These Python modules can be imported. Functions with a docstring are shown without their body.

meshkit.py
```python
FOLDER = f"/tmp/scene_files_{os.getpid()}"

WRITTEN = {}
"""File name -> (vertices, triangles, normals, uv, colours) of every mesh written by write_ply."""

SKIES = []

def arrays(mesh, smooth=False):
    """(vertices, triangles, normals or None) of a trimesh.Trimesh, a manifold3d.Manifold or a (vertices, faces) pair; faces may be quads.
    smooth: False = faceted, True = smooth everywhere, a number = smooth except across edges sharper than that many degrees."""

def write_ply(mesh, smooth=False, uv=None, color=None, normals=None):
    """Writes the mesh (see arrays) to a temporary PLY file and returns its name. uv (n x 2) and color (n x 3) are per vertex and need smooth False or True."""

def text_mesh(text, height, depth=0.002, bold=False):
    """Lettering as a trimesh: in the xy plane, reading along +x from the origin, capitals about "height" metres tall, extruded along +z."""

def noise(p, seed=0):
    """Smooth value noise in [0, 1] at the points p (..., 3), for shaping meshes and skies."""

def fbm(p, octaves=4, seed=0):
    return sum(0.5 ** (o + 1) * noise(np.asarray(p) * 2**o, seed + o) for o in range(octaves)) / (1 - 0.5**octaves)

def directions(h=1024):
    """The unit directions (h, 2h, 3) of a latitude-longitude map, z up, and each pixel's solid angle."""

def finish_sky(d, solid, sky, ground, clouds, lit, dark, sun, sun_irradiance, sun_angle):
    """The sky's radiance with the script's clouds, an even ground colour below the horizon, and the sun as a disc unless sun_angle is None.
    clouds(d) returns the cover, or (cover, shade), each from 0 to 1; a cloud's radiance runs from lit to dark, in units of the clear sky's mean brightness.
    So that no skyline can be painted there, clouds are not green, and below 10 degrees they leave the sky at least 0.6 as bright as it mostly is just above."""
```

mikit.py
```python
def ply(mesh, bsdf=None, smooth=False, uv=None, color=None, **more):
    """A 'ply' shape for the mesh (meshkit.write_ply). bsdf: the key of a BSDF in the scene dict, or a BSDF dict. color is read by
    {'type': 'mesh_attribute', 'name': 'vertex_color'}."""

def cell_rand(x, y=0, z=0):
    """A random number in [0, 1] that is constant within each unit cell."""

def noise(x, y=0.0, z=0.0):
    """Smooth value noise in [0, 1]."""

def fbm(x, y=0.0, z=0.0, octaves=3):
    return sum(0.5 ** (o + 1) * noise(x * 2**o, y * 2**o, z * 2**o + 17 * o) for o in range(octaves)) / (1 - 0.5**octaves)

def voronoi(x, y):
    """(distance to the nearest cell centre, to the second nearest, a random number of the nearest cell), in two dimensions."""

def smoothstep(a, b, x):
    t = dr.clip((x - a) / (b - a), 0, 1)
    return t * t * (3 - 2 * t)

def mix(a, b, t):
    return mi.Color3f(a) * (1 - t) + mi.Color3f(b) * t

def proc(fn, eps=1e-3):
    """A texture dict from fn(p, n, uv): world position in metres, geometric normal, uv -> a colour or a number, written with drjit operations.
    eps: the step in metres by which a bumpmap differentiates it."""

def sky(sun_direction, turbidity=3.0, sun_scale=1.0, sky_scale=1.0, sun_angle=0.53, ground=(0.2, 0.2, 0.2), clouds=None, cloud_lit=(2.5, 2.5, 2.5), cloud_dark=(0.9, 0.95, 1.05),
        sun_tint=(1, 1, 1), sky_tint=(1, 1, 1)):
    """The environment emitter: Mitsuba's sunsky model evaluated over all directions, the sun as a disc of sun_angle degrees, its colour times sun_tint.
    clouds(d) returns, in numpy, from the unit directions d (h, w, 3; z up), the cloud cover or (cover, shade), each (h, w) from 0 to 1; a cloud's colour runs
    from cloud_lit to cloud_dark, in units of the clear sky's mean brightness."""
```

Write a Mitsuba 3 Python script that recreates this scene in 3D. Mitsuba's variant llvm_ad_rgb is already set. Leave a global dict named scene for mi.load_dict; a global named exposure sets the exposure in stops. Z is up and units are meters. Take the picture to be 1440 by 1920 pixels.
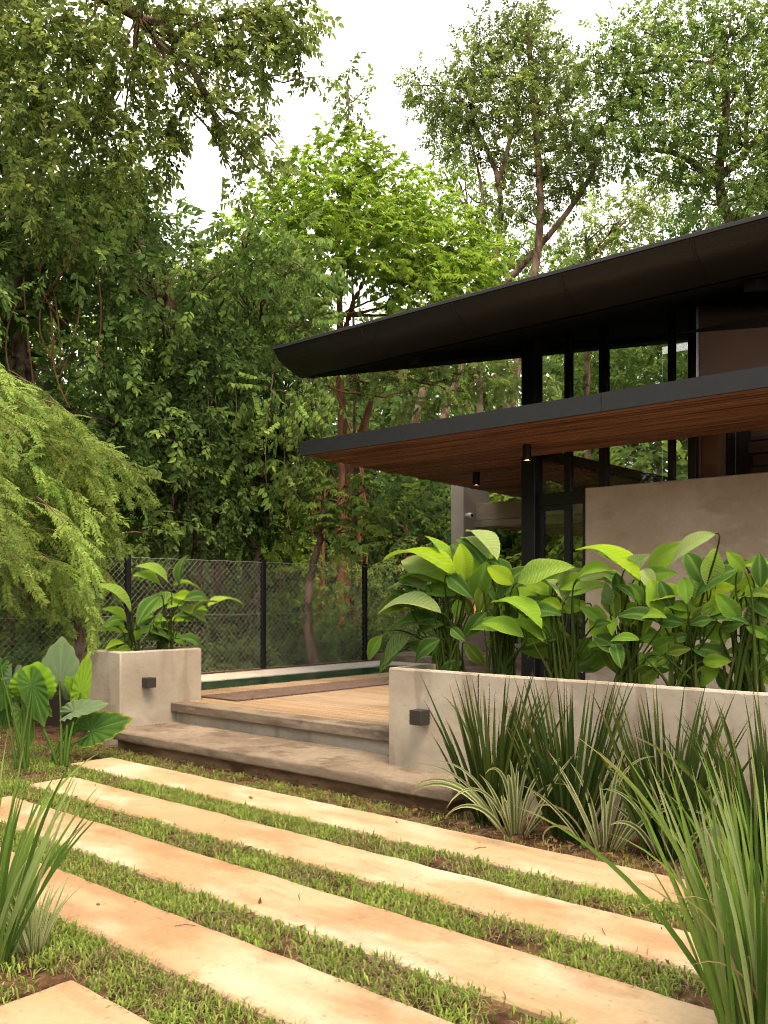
import math, numpy as np, trimesh, manifold3d, mitsuba as mi, drjit as dr, mikit
from mikit import noise, fbm, smoothstep, mix, voronoi, cell_rand
from shapely.geometry import Polygon

T = mi.ScalarTransform4f
scene, labels = {'type': 'scene'}, {}

# ------------------------------------------------------------------ camera, sky, exposure
F, CX, HY, EYE = 1701.0, 720.0, 1118.0, 1.55            # focal length, centre column and horizon row of the 1440 x 1920 photograph, eye height
TH = math.radians(48.594)
A0, A1, B0, B1 = -math.sin(TH), math.cos(TH), math.cos(TH), math.sin(TH)
scene['camera'] = {'type': 'perspective', 'fov': math.degrees(2 * math.atan(CX / F)), 'fov_axis': 'x', 'near_clip': 0.1, 'far_clip': 500.0,
                   'principal_point_offset_x': 0.0, 'principal_point_offset_y': -(HY - 960.0) / 1920.0,
                   'to_world': T().look_at(origin=[0, 0, EYE], target=[-A1, B1, EYE], up=[0, 0, 1])}
SUN = (0.55, -0.25, 1.0)
scene['sky'] = mikit.sky(SUN, turbidity=4, sun_scale=0.32, sun_angle=28, sky_scale=0.8, clouds=lambda d: (np.ones(d.shape[:2]), 0.25 * (1 - np.clip(d[..., 2], 0, 1))),
                         cloud_lit=(2.5, 2.42, 2.3), cloud_dark=(2.1, 2.05, 2.0), sun_tint=(1.0, 0.91, 0.76), ground=(0.12, 0.12, 0.07))
exposure = 3.5


def W(px, py, Z):
    "the point seen at a pixel of the photograph, Z metres ahead of the camera"
    X, z = (px - CX) / F * Z, EYE + (HY - py) / F * Z
    return np.array([-(X * A0 + Z * A1), X * B0 + Z * B1, z])


def _ray(px, py):
    return W(px, py, 1.0) - np.array([0, 0, EYE])


def GX(px, py, x):
    r = _ray(px, py); return r * (x / r[0]) + [0, 0, EYE]


def GY(px, py, y):
    r = _ray(px, py); return r * (y / r[1]) + [0, 0, EYE]


def GZ(px, py, z):
    return W(px, py, F * (EYE - z) / (py - HY))


# ------------------------------------------------------------------ materials
def ref(k):
    return {'type': 'ref', 'id': k}


def principled(key, fn=None, color=None, rough=0.7, spec=0.4, bump=None, bscale=1.0, eps=2e-3, two=True, **kw):
    base = mikit.proc(fn) if fn else {'type': 'rgb', 'value': list(color)}
    b = {'type': 'principled', 'base_color': base, 'roughness': mikit.proc(rough) if callable(rough) else rough, 'specular': spec, **kw}
    if bump:
        b = {'type': 'bumpmap', 'arbitrary': mikit.proc(bump, eps), 'scale': bscale, 'bsdf': b}
    scene[key] = {'type': 'twosided', 'bsdf': b} if two else b


def f_concrete(p, n, uv):
    s = fbm(p.x * 1.7 + p.y * 1.3, p.y * 1.1 - p.x * .4, p.z * 1.6, 4)
    v = fbm(p.x * 9 + p.y * 7, p.z * 1.1, 3.0, 3)                                   # long vertical runs
    g = fbm(p.x * 28, p.y * 28, p.z * 28, 3)
    c = mix((.27, .235, .185), (.38, .34, .28), smoothstep(.25, .75, s))
    c = mix(c, (.19, .15, .11), smoothstep(.56, .82, v) * .55)
    c = mix(c, (.19, .15, .115), smoothstep(.6, .8, fbm(p.x * 3.1 + 7, p.y * 3.1, p.z * 4.3, 3)) * .35)
    c = mix(c, (.10, .08, .06), smoothstep(.86, .92, noise(p.x * 55, p.y * 55, p.z * 55)) * .45)
    return c * (.9 + .2 * g)


def b_concrete(p, n, uv):
    return fbm(p.x * 14, p.y * 14, p.z * 14, 4) * .004 + noise(p.x * 90, p.y * 90, p.z * 90) * .0006


def f_wall(p, n, uv):
    s = fbm(p.x * 1.3, p.z * 1.6, 1.0, 4)
    sw = fbm(p.x * 4 + 2.5 * noise(p.x * 2, p.z * 2), p.z * 7 + 2 * noise(p.x * 1.5 + 9, p.z * 2), 4.0, 3)
    c = mix((.345, .28, .205), (.435, .365, .28), smoothstep(.25, .75, s))
    c = mix(c, (.43, .38, .31), smoothstep(.55, .78, sw) * .6)
    c = mix(c, (.215, .165, .115), smoothstep(.60, .8, fbm(p.x * 2.2 + 5, p.z * 5.2, 8.0, 3)) * .45)
    return c * (.93 + .14 * fbm(p.x * 30, p.z * 30, 0.0, 2))


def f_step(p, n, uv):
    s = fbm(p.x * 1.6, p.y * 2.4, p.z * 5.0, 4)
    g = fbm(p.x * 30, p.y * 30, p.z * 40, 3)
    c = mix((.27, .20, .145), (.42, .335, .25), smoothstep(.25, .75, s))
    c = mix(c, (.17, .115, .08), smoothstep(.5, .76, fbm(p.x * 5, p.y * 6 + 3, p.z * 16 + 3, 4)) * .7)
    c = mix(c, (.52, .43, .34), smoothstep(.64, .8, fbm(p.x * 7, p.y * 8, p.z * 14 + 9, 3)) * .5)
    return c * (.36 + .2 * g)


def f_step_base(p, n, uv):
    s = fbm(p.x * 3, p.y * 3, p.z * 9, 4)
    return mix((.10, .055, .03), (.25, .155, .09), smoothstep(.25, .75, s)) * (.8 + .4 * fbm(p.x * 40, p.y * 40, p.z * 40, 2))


def b_step(p, n, uv):
    return fbm(p.x * 12, p.y * 12, p.z * 22, 4) * .006 + noise(p.x * 70, p.y * 70, p.z * 70) * .0015


def f_deck(p, n, uv):
    k = dr.floor(p.y / .14)
    r = cell_rand(k, 3, 1)
    g = fbm(p.x * 1.6 + 31 * r, p.y * 42, 2.0, 4)
    c = mix((.185, .122, .07), (.285, .20, .125), smoothstep(.25, .75, g))
    c = mix(c, (.31, .24, .175), smoothstep(.45, .8, fbm(p.x * .7, p.y * 1.4, 6.0, 3)) * .55)
    c = mix(c, (.19, .12, .07), smoothstep(.6, .8, fbm(p.x * 2.4 + 9, p.y * 18, 1.0, 3)) * .5)
    return c * (.88 + .24 * r)


def f_paver(p, n, uv):
    s = fbm(p.x * 1.15, p.y * 1.5, 2.0, 4)
    c = mix((.305, .205, .11), (.37, .272, .165), smoothstep(.25, .7, s))
    c = mix(c, (.45, .375, .275), smoothstep(.46, .78, fbm(p.x * 2.1 + 4, p.y * 3.4, 5.0, 5)) * .75)
    c = mix(c, (.235, .125, .055), smoothstep(.55, .8, fbm(p.x * 1.7 + 11, p.y * 3.6, 9.0, 4)) * .6)
    c = mix(c, (.22, .12, .055), smoothstep(.66, .8, fbm(p.x * 5, p.y * 11, 3.0, 4)) * .25)
    c = mix(c, (.22, .135, .07), smoothstep(.55, .85, fbm(p.x * .9 + 20, p.y * 8, 4.0, 4)) * .4)
    c = c * (.88 + .24 * fbm(p.x * 60, p.y * 60, p.z * 60, 4))
    return mix(c, (.15, .10, .055), smoothstep(.78, .9, fbm(p.x * 34, p.y * 34, 7.0, 2)) * .45)


def b_paver(p, n, uv):
    return fbm(p.x * 5, p.y * 8, 1.0, 4) * .006 + fbm(p.x * 60, p.y * 60, 1.0, 2) * .0012


def f_soil(p, n, uv):
    g = fbm(p.x * 14, p.y * 14, 1.0, 4)
    c = mix((.03, .016, .01), (.10, .055, .03), smoothstep(.25, .75, g))
    c = mix(c, (.15, .105, .06), smoothstep(.55, .75, fbm(p.x * 33, p.y * 9 + p.x * 20, 2.0, 3)) * .6)
    return c


def b_soil(p, n, uv):
    return fbm(p.x * 20, p.y * 20, 1.0, 4) * .03


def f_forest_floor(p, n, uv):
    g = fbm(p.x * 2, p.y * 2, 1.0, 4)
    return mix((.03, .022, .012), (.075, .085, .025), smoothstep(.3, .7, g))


def f_soffit(p, n, uv):
    k = dr.floor((p.y - 8.7) / .11)
    r = cell_rand(k, 1, 7)
    g = fbm(p.x * 1.1 + r * 40, p.y * 50, p.z * 40, 4)
    c = mix((.105, .042, .021), (.26, .118, .06), smoothstep(.2, .8, g))
    return c * (.7 + .6 * r)


def f_bark(p, n, uv):
    g = fbm(p.x * 9, p.y * 9, p.z * 3, 4)
    c = mix((.075, .045, .03), (.22, .155, .11), smoothstep(.3, .7, g))
    return mix(c, (.27, .24, .2), smoothstep(.62, .75, fbm(p.x * 3, p.y * 3, p.z * 2.2 + 5, 3)) * .5)


def b_bark(p, n, uv):
    return fbm(p.x * 22, p.y * 22, p.z * 5, 3) * .02


def f_red_bark(p, n, uv):
    return mix((.10, .045, .025), (.26, .13, .075), fbm(p.x * 8, p.y * 8, p.z * 3, 3))


def f_plank(p, n, uv):
    r = cell_rand(dr.floor(p.z / .2), 3, 2)
    g = fbm(p.x * 2 + 9 * r, p.z * 40, p.y, 4)
    return mix((.05, .027, .015), (.13, .07, .038), g) * (.6 + .8 * r)


def f_brick(p, n, uv):
    r = cell_rand(dr.floor(p.x / .2), dr.floor(p.z / .07), 3)
    return mix((.20, .06, .04), (.36, .15, .09), r) * (.75 + .5 * fbm(p.x * 30, p.y * 30, p.z * 30, 2))


def f_black(p, n, uv):
    return mix((.010, .009, .0085), (.019, .017, .016), fbm(p.x * 1.1, p.y * 2.0, p.z * 3, 3))


def b_black(p, n, uv):
    return fbm(p.x * .9, p.y * 2.2, p.z * 2.2, 3) * .02


def f_water(p, n, uv):
    return mix((.003, .016, .010), (.005, .023, .015), noise(p.x * 1.5, p.y * 1.5))


def b_water(p, n, uv):
    return fbm(p.x * 5, p.y * 3, 1.0, 2) * .006


principled('concrete', f_concrete, rough=.75, spec=.3, bump=b_concrete)
principled('wall_plaster', f_wall, rough=.8, spec=.25, bump=b_concrete, bscale=.8)
principled('step_concrete', f_step, rough=.8, spec=.3, bump=b_step)
principled('step_base', f_step_base, rough=.9, spec=.15, bump=b_step)
principled('deck_board', f_deck, rough=.62, spec=.35, bump=lambda p, n, uv: fbm(p.x * 3, p.y * 60, 1.0, 3) * .0015)
principled('paver_stone', f_paver, rough=.72, spec=.3, bump=b_paver)
principled('soil', f_soil, rough=.95, spec=.1, bump=b_soil)
principled('forest_soil', f_forest_floor, rough=.95, spec=.1)
principled('soffit_wood', f_soffit, rough=.55, spec=.35)
principled('bark', f_bark, rough=.9, spec=.15, bump=b_bark)
principled('red_bark', f_red_bark, rough=.9, spec=.15)
principled('plank_wood', f_plank, rough=.6, spec=.3)
principled('brick_clay', f_brick, rough=.9, spec=.1)
principled('black_sheet', f_black, rough=.42, spec=.4, bump=b_black)
principled('black_steel', color=(.008, .008, .009), rough=.4, spec=.4)
principled('grey_fascia', color=(.015, .0155, .017), rough=.5, spec=.4)
principled('lamp_box', color=(.028, .025, .024), rough=.5, spec=.35)
principled('brown_plaster', color=(.13, .072, .04), rough=.85, spec=.2)
principled('dark_wall', color=(.045, .032, .028), rough=.85, spec=.2)
principled('dark_ceiling', color=(.012, .011, .011), rough=.9, spec=.1)
principled('wire', color=(.30, .29, .26), rough=.5, spec=.5)
principled('white_plastic', color=(.75, .74, .72), rough=.35, spec=.5)
principled('pale_plaster', lambda p, n, uv: mix((.42, .375, .33), (.56, .51, .46), fbm(p.x * 2, p.y * 2, p.z * 2, 3)), rough=.8, spec=.25)
principled('coping', lambda p, n, uv: mix((.36, .32, .275), (.48, .44, .39), fbm(p.x * 3, p.y * 3, 1.0, 3)), rough=.7, spec=.3)
principled('grate_wood', lambda p, n, uv: mix((.085, .055, .045), (.16, .11, .09), fbm(p.x * 9, p.y * 60, 1.0, 3)), rough=.7, spec=.25)
principled('terracotta', color=(.20, .06, .03), rough=.7, spec=.2)
principled('water', f_water, rough=.03, spec=.5, bump=b_water, bscale=.07, eps=4e-3)
scene['glass'] = {'type': 'thindielectric', 'int_ior': 1.5}
VC = {'type': 'mesh_attribute', 'name': 'vertex_color'}
scene['leaf'] = {'type': 'principledthin', 'base_color': VC, 'roughness': .5, 'diff_trans': 1.0, 'spec_trans': 0.0, 'eta': 1.4}
scene['leaf_thin'] = {'type': 'principledthin', 'base_color': VC, 'roughness': .5, 'diff_trans': 1.35, 'spec_trans': 0.0, 'eta': 1.35}
scene['leaf_gloss'] = {'type': 'principledthin', 'base_color': VC, 'roughness': .33, 'diff_trans': .75, 'spec_trans': 0.0, 'eta': 1.5}
scene['blade'] = {'type': 'principledthin', 'base_color': VC, 'roughness': .42, 'diff_trans': .8, 'spec_trans': 0.0, 'eta': 1.45}


def glow(rgb):
    return {'emitter': {'type': 'area', 'radiance': {'type': 'rgb', 'value': list(rgb)}}}


# ------------------------------------------------------------------ scene entries
def numbered(key):
    if key not in used:
        used.add(key); return key
    i = 1
    while f'{key}_{i:03d}' in used:
        i += 1
    used.add(f'{key}_{i:03d}'); return f'{key}_{i:03d}'


used = set()


def thing(name, label=None, cat=None, group=None, kind=None):
    key = numbered(name)
    d = {}
    if label: d['label'] = label
    if cat: d['category'] = cat
    if group: d['group'] = group
    if kind: d['kind'] = kind
    labels[key] = d
    return key


def put(key, mesh, bsdf, smooth=False, color=None, **more):
    scene[key] = mikit.ply(mesh, bsdf, smooth=smooth, color=color, **more)
    return key


def part(parent, name, mesh, bsdf, smooth=False, color=None, label=None, kind=None, **more):
    key = numbered(parent + '__' + name)
    put(key, mesh, bsdf, smooth, color, **more)
    if label or kind:
        labels[key] = {**({'label': label} if label else {}), **({'kind': kind} if kind else {})}
    return key


# ------------------------------------------------------------------ mesh helpers
def box(x0, x1, y0, y1, z0, z1, r=0.0):
    "axis-aligned box with chamfered edges (r)"
    if r <= 0:
        m = trimesh.creation.box((x1 - x0, y1 - y0, z1 - z0))
        m.apply_translation(((x0 + x1) / 2, (y0 + y1) / 2, (z0 + z1) / 2))
        return m
    pts = []
    for x, sx in ((x0, 1), (x1, -1)):
        for y, sy in ((y0, 1), (y1, -1)):
            for z, sz in ((z0, 1), (z1, -1)):
                pts += [(x + sx * r, y + sy * r, z), (x + sx * r, y, z + sz * r), (x, y + sy * r, z + sz * r)]
    return trimesh.convex.convex_hull(np.array(pts))


def cat(ms):
    return trimesh.util.concatenate(ms)


def merge(vf):
    v, f, o = [], [], 0
    for a, b in vf:
        v.append(a); f.append(b + o); o += len(a)
    return np.vstack(v), np.vstack(f)


def fine(m, step):
    mm = manifold3d.Manifold(manifold3d.Mesh(np.asarray(m.vertices, np.float32), np.asarray(m.faces, np.uint32))).refine_to_length(step).to_mesh()
    return trimesh.Trimesh(mm.vert_properties[:, :3], mm.tri_verts, process=False)


def rough_box(x0, x1, y0, y1, z0, z1, seed, step=.09, amp=.006, r=.012):
    "a box whose arrises wander and are worn, for cast concrete"
    m = box(x0, x1, y0, y1, z0, z1, r)
    m = fine(m, step)
    import meshkit
    v = np.array(m.vertices)
    n = np.stack([meshkit.fbm(v * 6 + seed * 7.1 + k * 31.7) for k in range(3)], 1)
    n = n - n.mean(0)
    m.vertices = v + n * amp * 2
    return m


def tube(points, radii, sides=7, cap=True):
    p = np.asarray(points, float); n = len(p)
    r = np.broadcast_to(np.asarray(radii, float), (n,))
    t = np.gradient(p, axis=0); t /= np.linalg.norm(t, axis=1, keepdims=True) + 1e-12
    a = np.cross(t, [0.31, 0.17, 0.93]); bad = np.linalg.norm(a, axis=1) < .15
    a[bad] = np.cross(t[bad], [1, 0, 0]); a /= np.linalg.norm(a, axis=1, keepdims=True)
    b = np.cross(t, a)
    ang = np.arange(sides) * 2 * np.pi / sides
    v = (p[:, None] + r[:, None, None] * (np.cos(ang)[None, :, None] * a[:, None] + np.sin(ang)[None, :, None] * b[:, None])).reshape(-1, 3)
    i, j = np.meshgrid(np.arange(n - 1), np.arange(sides), indexing='ij')
    q = np.stack([i * sides + j, i * sides + (j + 1) % sides, (i + 1) * sides + (j + 1) % sides, (i + 1) * sides + j], -1).reshape(-1, 4)
    f = np.vstack([q[:, [0, 1, 2]], q[:, [0, 2, 3]]])
    if cap:
        k = np.arange(1, sides - 1)
        f = np.vstack([f, np.stack([k * 0, k + 1, k], 1), (n - 1) * sides + np.stack([k * 0, k, k + 1], 1)])
    return v, f


def bez(p0, p1, p2, n=10):
    t = np.linspace(0, 1, n)[:, None]
    return (1 - t) ** 2 * p0 + 2 * t * (1 - t) * p1 + t ** 2 * p2


def spline(pts, n=24):
    from scipy.interpolate import CubicSpline
    p = np.asarray(pts, float)
    s = np.r_[0, np.cumsum(np.linalg.norm(np.diff(p, axis=0), axis=1))]
    return CubicSpline(s, p)(np.linspace(0, s[-1], n)) if len(p) > 2 else p[0] + np.linspace(0, 1, n)[:, None] * (p[1] - p[0])


def unit(v):
    v = np.asarray(v, float); return v / (np.linalg.norm(v, axis=-1, keepdims=True) + 1e-12)


# ------------------------------------------------------------------ ground, path, steps, terrace, pool
labels_kind = {'kind': 'structure'}


def struct(name):
    return thing(name, kind='structure')


g = struct('ground')
gv = [(-12.0, -60, -.03), (90, -60, -.03), (90, 120, -.03), (-12.0, 120, -.03)]
put(g, (np.array(gv), np.array([[0, 1, 2], [0, 2, 3]])), 'soil')
g = struct('forest_floor')
gx, gy = np.meshgrid(np.linspace(-140, -11.05, 60), np.linspace(-60, 160, 70), indexing='ij')
import meshkit
gz = .33 + 1.2 * (meshkit.fbm(np.stack([gx * .12, gy * .12, gx * 0], -1)) - .5) * np.clip((-11.3 - gx) / 6, 0, 1) + np.clip((-13 - gx) * .02, 0, 1.2)
ii, jj = np.meshgrid(np.arange(59), np.arange(69), indexing='ij')
k = (ii * 70 + jj).ravel()
put(g, (np.stack([gx, gy, gz], -1).reshape(-1, 3), np.stack([k, k + 70, k + 71, k + 1], 1)), 'forest_soil', smooth=True)

pth = struct('path')
PAVERS = [(-7.75, -1.93, 4.375, 4.82), (-7.16, -1.05, 3.66, 4.085), (-6.85, -.6, 2.92, 3.375), (-6.4, -.5, 2.235, 2.65), (-3.38, -.4, 1.49, 1.925)]
for i, (x0, x1, y0, y1) in enumerate(PAVERS):
    part(pth, 'paving_slab', rough_box(x0, x1, y0, y1, -.06, .0, 11 + i, step=.06, amp=.008, r=.012), 'paver_stone', smooth=30)

stp = struct('step')
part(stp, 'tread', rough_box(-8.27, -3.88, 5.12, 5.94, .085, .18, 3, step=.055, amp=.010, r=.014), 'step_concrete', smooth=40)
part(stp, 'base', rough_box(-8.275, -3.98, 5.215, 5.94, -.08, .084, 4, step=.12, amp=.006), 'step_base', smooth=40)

ter = struct('terrace')
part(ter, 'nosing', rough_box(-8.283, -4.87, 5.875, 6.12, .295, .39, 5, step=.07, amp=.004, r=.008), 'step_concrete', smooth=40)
part(ter, 'riser', rough_box(-8.283, -4.87, 5.942, 6.12, -.05, .293, 6, step=.1, amp=.003), 'concrete', smooth=40)
poly = Polygon([(-8.283, 6.12), (-4.87, 6.12), (-4.87, 6.2), (2, 6.2), (2, 24), (-9.13, 24), (-9.13, 6.33), (-8.283, 6.33)])
m = trimesh.creation.extrude_polygon(poly, .45); m.apply_translation((0, 0, -.0635))
part(ter, 'deck', m, 'deck_board')
m = box(-8.56, -7.84, 6.43, 12.0, .386, .3885)
part(ter, 'grate_bed', m, 'dark_wall')
for i in range(72):                                     # cross bars of the drain strip
    y = 6.45 + i * .077
    part(ter, 'grate_bar', box(-8.545, -7.855, y, y + .056, .3886, .402, .003), 'grate_wood')
part(ter, 'platform', rough_box(-11.0, -6.99, 12.2, 21, .34, .51, 8, step=.3, amp=.003), 'step_concrete', smooth=40)

pool = struct('pool')
part(pool, 'coping', cat([box(-10.86, -10.12, 6.9, 11.72, -.1, .395, .012), box(-10.86, -9.135, 11.723, 12.195, -.1, .395, .012)]), 'coping')
part(pool, 'basin', cat([box(-10.118, -9.135, 6.34, 11.72, -.9, -.86), box(-9.165, -9.134, 6.34, 11.72, -.86, .375), box(-10.117, -9.17, 6.3, 6.335, -.86, .384)]), 'coping')
wx, wy = np.meshgrid(np.linspace(-10.119, -9.1305, 8), np.linspace(6.336, 11.722, 30), indexing='ij')
k = (np.arange(7)[:, None] * 30 + np.arange(29)[None]).ravel()
part(pool, 'water', (np.stack([wx, wy, wx * 0 + .381], -1).reshape(-1, 3), np.stack([k, k + 30, k + 31, k + 1], 1)), 'water', smooth=True)


# ------------------------------------------------------------------ planters and wall lamps
def planter(label, x0, x1, y0, y1, seed, seam=None):
    t = thing('planter', label, 'planter', 'concrete planters beside the steps')
    o = box(x0, x1, y0, y1, -.05, .97, .014)
    o = o.difference(box(x0 + .055, x1 - .055, y0 + .055, y1 - .055, .75, 1.2), engine='manifold')
    if seam:
        o = o.difference(box(x0 + .054, x1 - .054, y1 - .2, y1 + .1, .917, 1.2), engine='manifold')
    m = fine(o, .16)
    v = np.array(m.vertices); n = np.stack([meshkit.fbm(v * 4 + seed + q * 13.0) for q in range(3)], 1) - .5
    m.vertices = v + n * .006
    part(t, 'body', m, 'concrete', smooth=40)
    part(t, 'soil', rough_box(x0 + .05, x1 - .05, y0 + .05, y1 - .05, .8, .915, seed + 9, step=.08, amp=.016), 'soil', smooth=60)
    if seam:
        part(t, 'joint', box(seam, seam + .006, y0 - .0045, y0 + .01, .2, .965), 'dark_wall')
    return t


planter('low concrete planter box at the left end of the steps, two leafy clumps in it', -8.93, -8.285, 5.255, 6.30, 21.0)
planter('long concrete planter in front of the house wall, filled with a row of big-leaved plants', -4.87, 1.2, 5.57, 6.12, 22.0, -3.97)


def wall_lamp(label, c, axis, s=.105):
    t = thing('wall_lamp', label, 'wall lamp', 'dark cube wall lamps')
    x, y, z = c
    h = s / 2
    if axis == 'x':
        part(t, 'back_plate', box(x, x + .012, y - h * .8, y + h * .8, z - h * .8, z + h * .8), 'black_steel')
        b = box(x + .012, x + .012 + s, y - h, y + h, z - h, z + h, .003)
        b = b.difference(box(x + .03, x + s - .006, y - h + .014, y + h - .014, z - h - .02, z - h + .03), engine='manifold')
        lens = box(x + .031, x + s - .007, y - h + .015, y + h - .015, z - h + .026, z - h + .029)
    else:
        part(t, 'back_plate', box(x - h * .8, x + h * .8, y - .012, y, z - h * .8, z + h * .8), 'black_steel')
        b = box(x - h, x + h, y - .012 - s, y - .012, z - h, z + h, .003)
        b = b.difference(box(x - h + .014, x + h - .014, y - s + .006, y - .03, z - h - .02, z - h + .03), engine='manifold')
        lens = box(x - h + .015, x + h - .015, y - s + .007, y - .031, z - h + .026, z - h + .029)
    part(t, 'housing', b, 'lamp_box')
    part(t, 'lens', lens, 'white_plastic')
    return t


wall_lamp('dark cube lamp on the right face of the low planter at the left', GX(273, 1279, -8.285), 'x')
wall_lamp('dark cube lamp on the front of the long planter, above the step', GY(797, 1343, 5.57), 'y', .115)
wall_lamp('dark cube lamp low on the beige house wall, behind the leaves', GY(1345, 1226, 10.88), 'y', .17)

# ------------------------------------------------------------------ house
hs = thing('house', 'modern house with black tilted roof, wood-lined canopy and beige plaster wall', 'house')
prof = [(8.20, 4.905), (8.195, 4.868), (8.225, 4.845), (8.25, 4.80), (8.29, 4.755), (8.36, 4.712), (8.47, 4.665), (8.60, 4.615), (8.70, 4.583), (8.73, 4.588), (22.0, 7.90), (22.0, 8.2)]
m = trimesh.creation.extrude_polygon(Polygon(prof), 10.7, engine='earcut')       # local x = y, local y = z, local z = along the facade
m.apply_transform(np.array([[0, 0, 1, -9.22], [1, 0, 0, 0], [0, 1, 0, 0], [0, 0, 0, 1.0]]))
roof = part(hs, 'roof', m, 'black_sheet', smooth=25)
sp = np.array(prof[1:9])
for x in (-7.62, -6.22, -4.83, -3.42, -2.02):            # folded seams of the eave sheets
    wob = .012 * np.sin(np.linspace(0, 3.1, len(sp)) + x)
    part(roof, 'seam', tube(np.c_[x + wob, sp[:, 0] - .002, sp[:, 1] - .002], .011, 6), 'black_sheet', smooth=True)
part(roof, 'underside', (np.array([(-9.21, 8.74, 4.578), (1.47, 8.74, 4.578), (1.47, 21.9, 7.863), (-9.21, 21.9, 7.863)]), np.array([[0, 1, 2], [0, 2, 3]])), 'dark_ceiling')
part(roof, 'ridge_trim', box(-9.23, 1.48, 8.178, 8.193, 4.872, 4.912, .003), 'grey_fascia')
for x in (-7.4, -3.2):                                    # rafters below the roof
    p = [(8.9, 4.60), (8.9, 4.5), (20, 7.28), (20, 7.38)]
    m = trimesh.creation.extrude_polygon(Polygon(p), .12, engine='earcut')
    m.apply_transform(np.array([[0, 0, 1, x], [1, 0, 0, 0], [0, 1, 0, 0], [0, 0, 0, 1.0]]))
    part(roof, 'rafter', m, 'dark_ceiling')
poly = Polygon([(-9.2, 8.705), (1.4, 8.705), (1.4, 10.94), (-6.96, 10.94), (-6.96, 17), (-10.05, 17)])
m = trimesh.creation.extrude_polygon(poly, .155, engine='earcut'); m.apply_translation((0, 0, 3.533))
can = part(hs, 'canopy', m, 'dark_ceiling')
for x0, x1 in ((-9.21, -7.352), (-7.348, -4.602), (-4.598, 1.42)):
    part(can, 'fascia', box(x0, x1, 8.665, 8.702, 3.492, 3.692, .003), 'grey_fascia')
rs = np.random.RandomState(5)
for i in range(74):                                       # soffit slats, one by one
    y = 8.80 + i * .11
    x0 = -9.2 - .105 * (y - 8.68) + rs.uniform(-.03, .03)
    x1 = 1.38 if y < 10.82 else -6.985
    w = .064 if i % 7 else .046
    part(can, 'soffit_slat', box(x0, x1, y, y + w, 3.497 + rs.uniform(0, .004), 3.5325, .004), 'soffit_wood')
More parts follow.
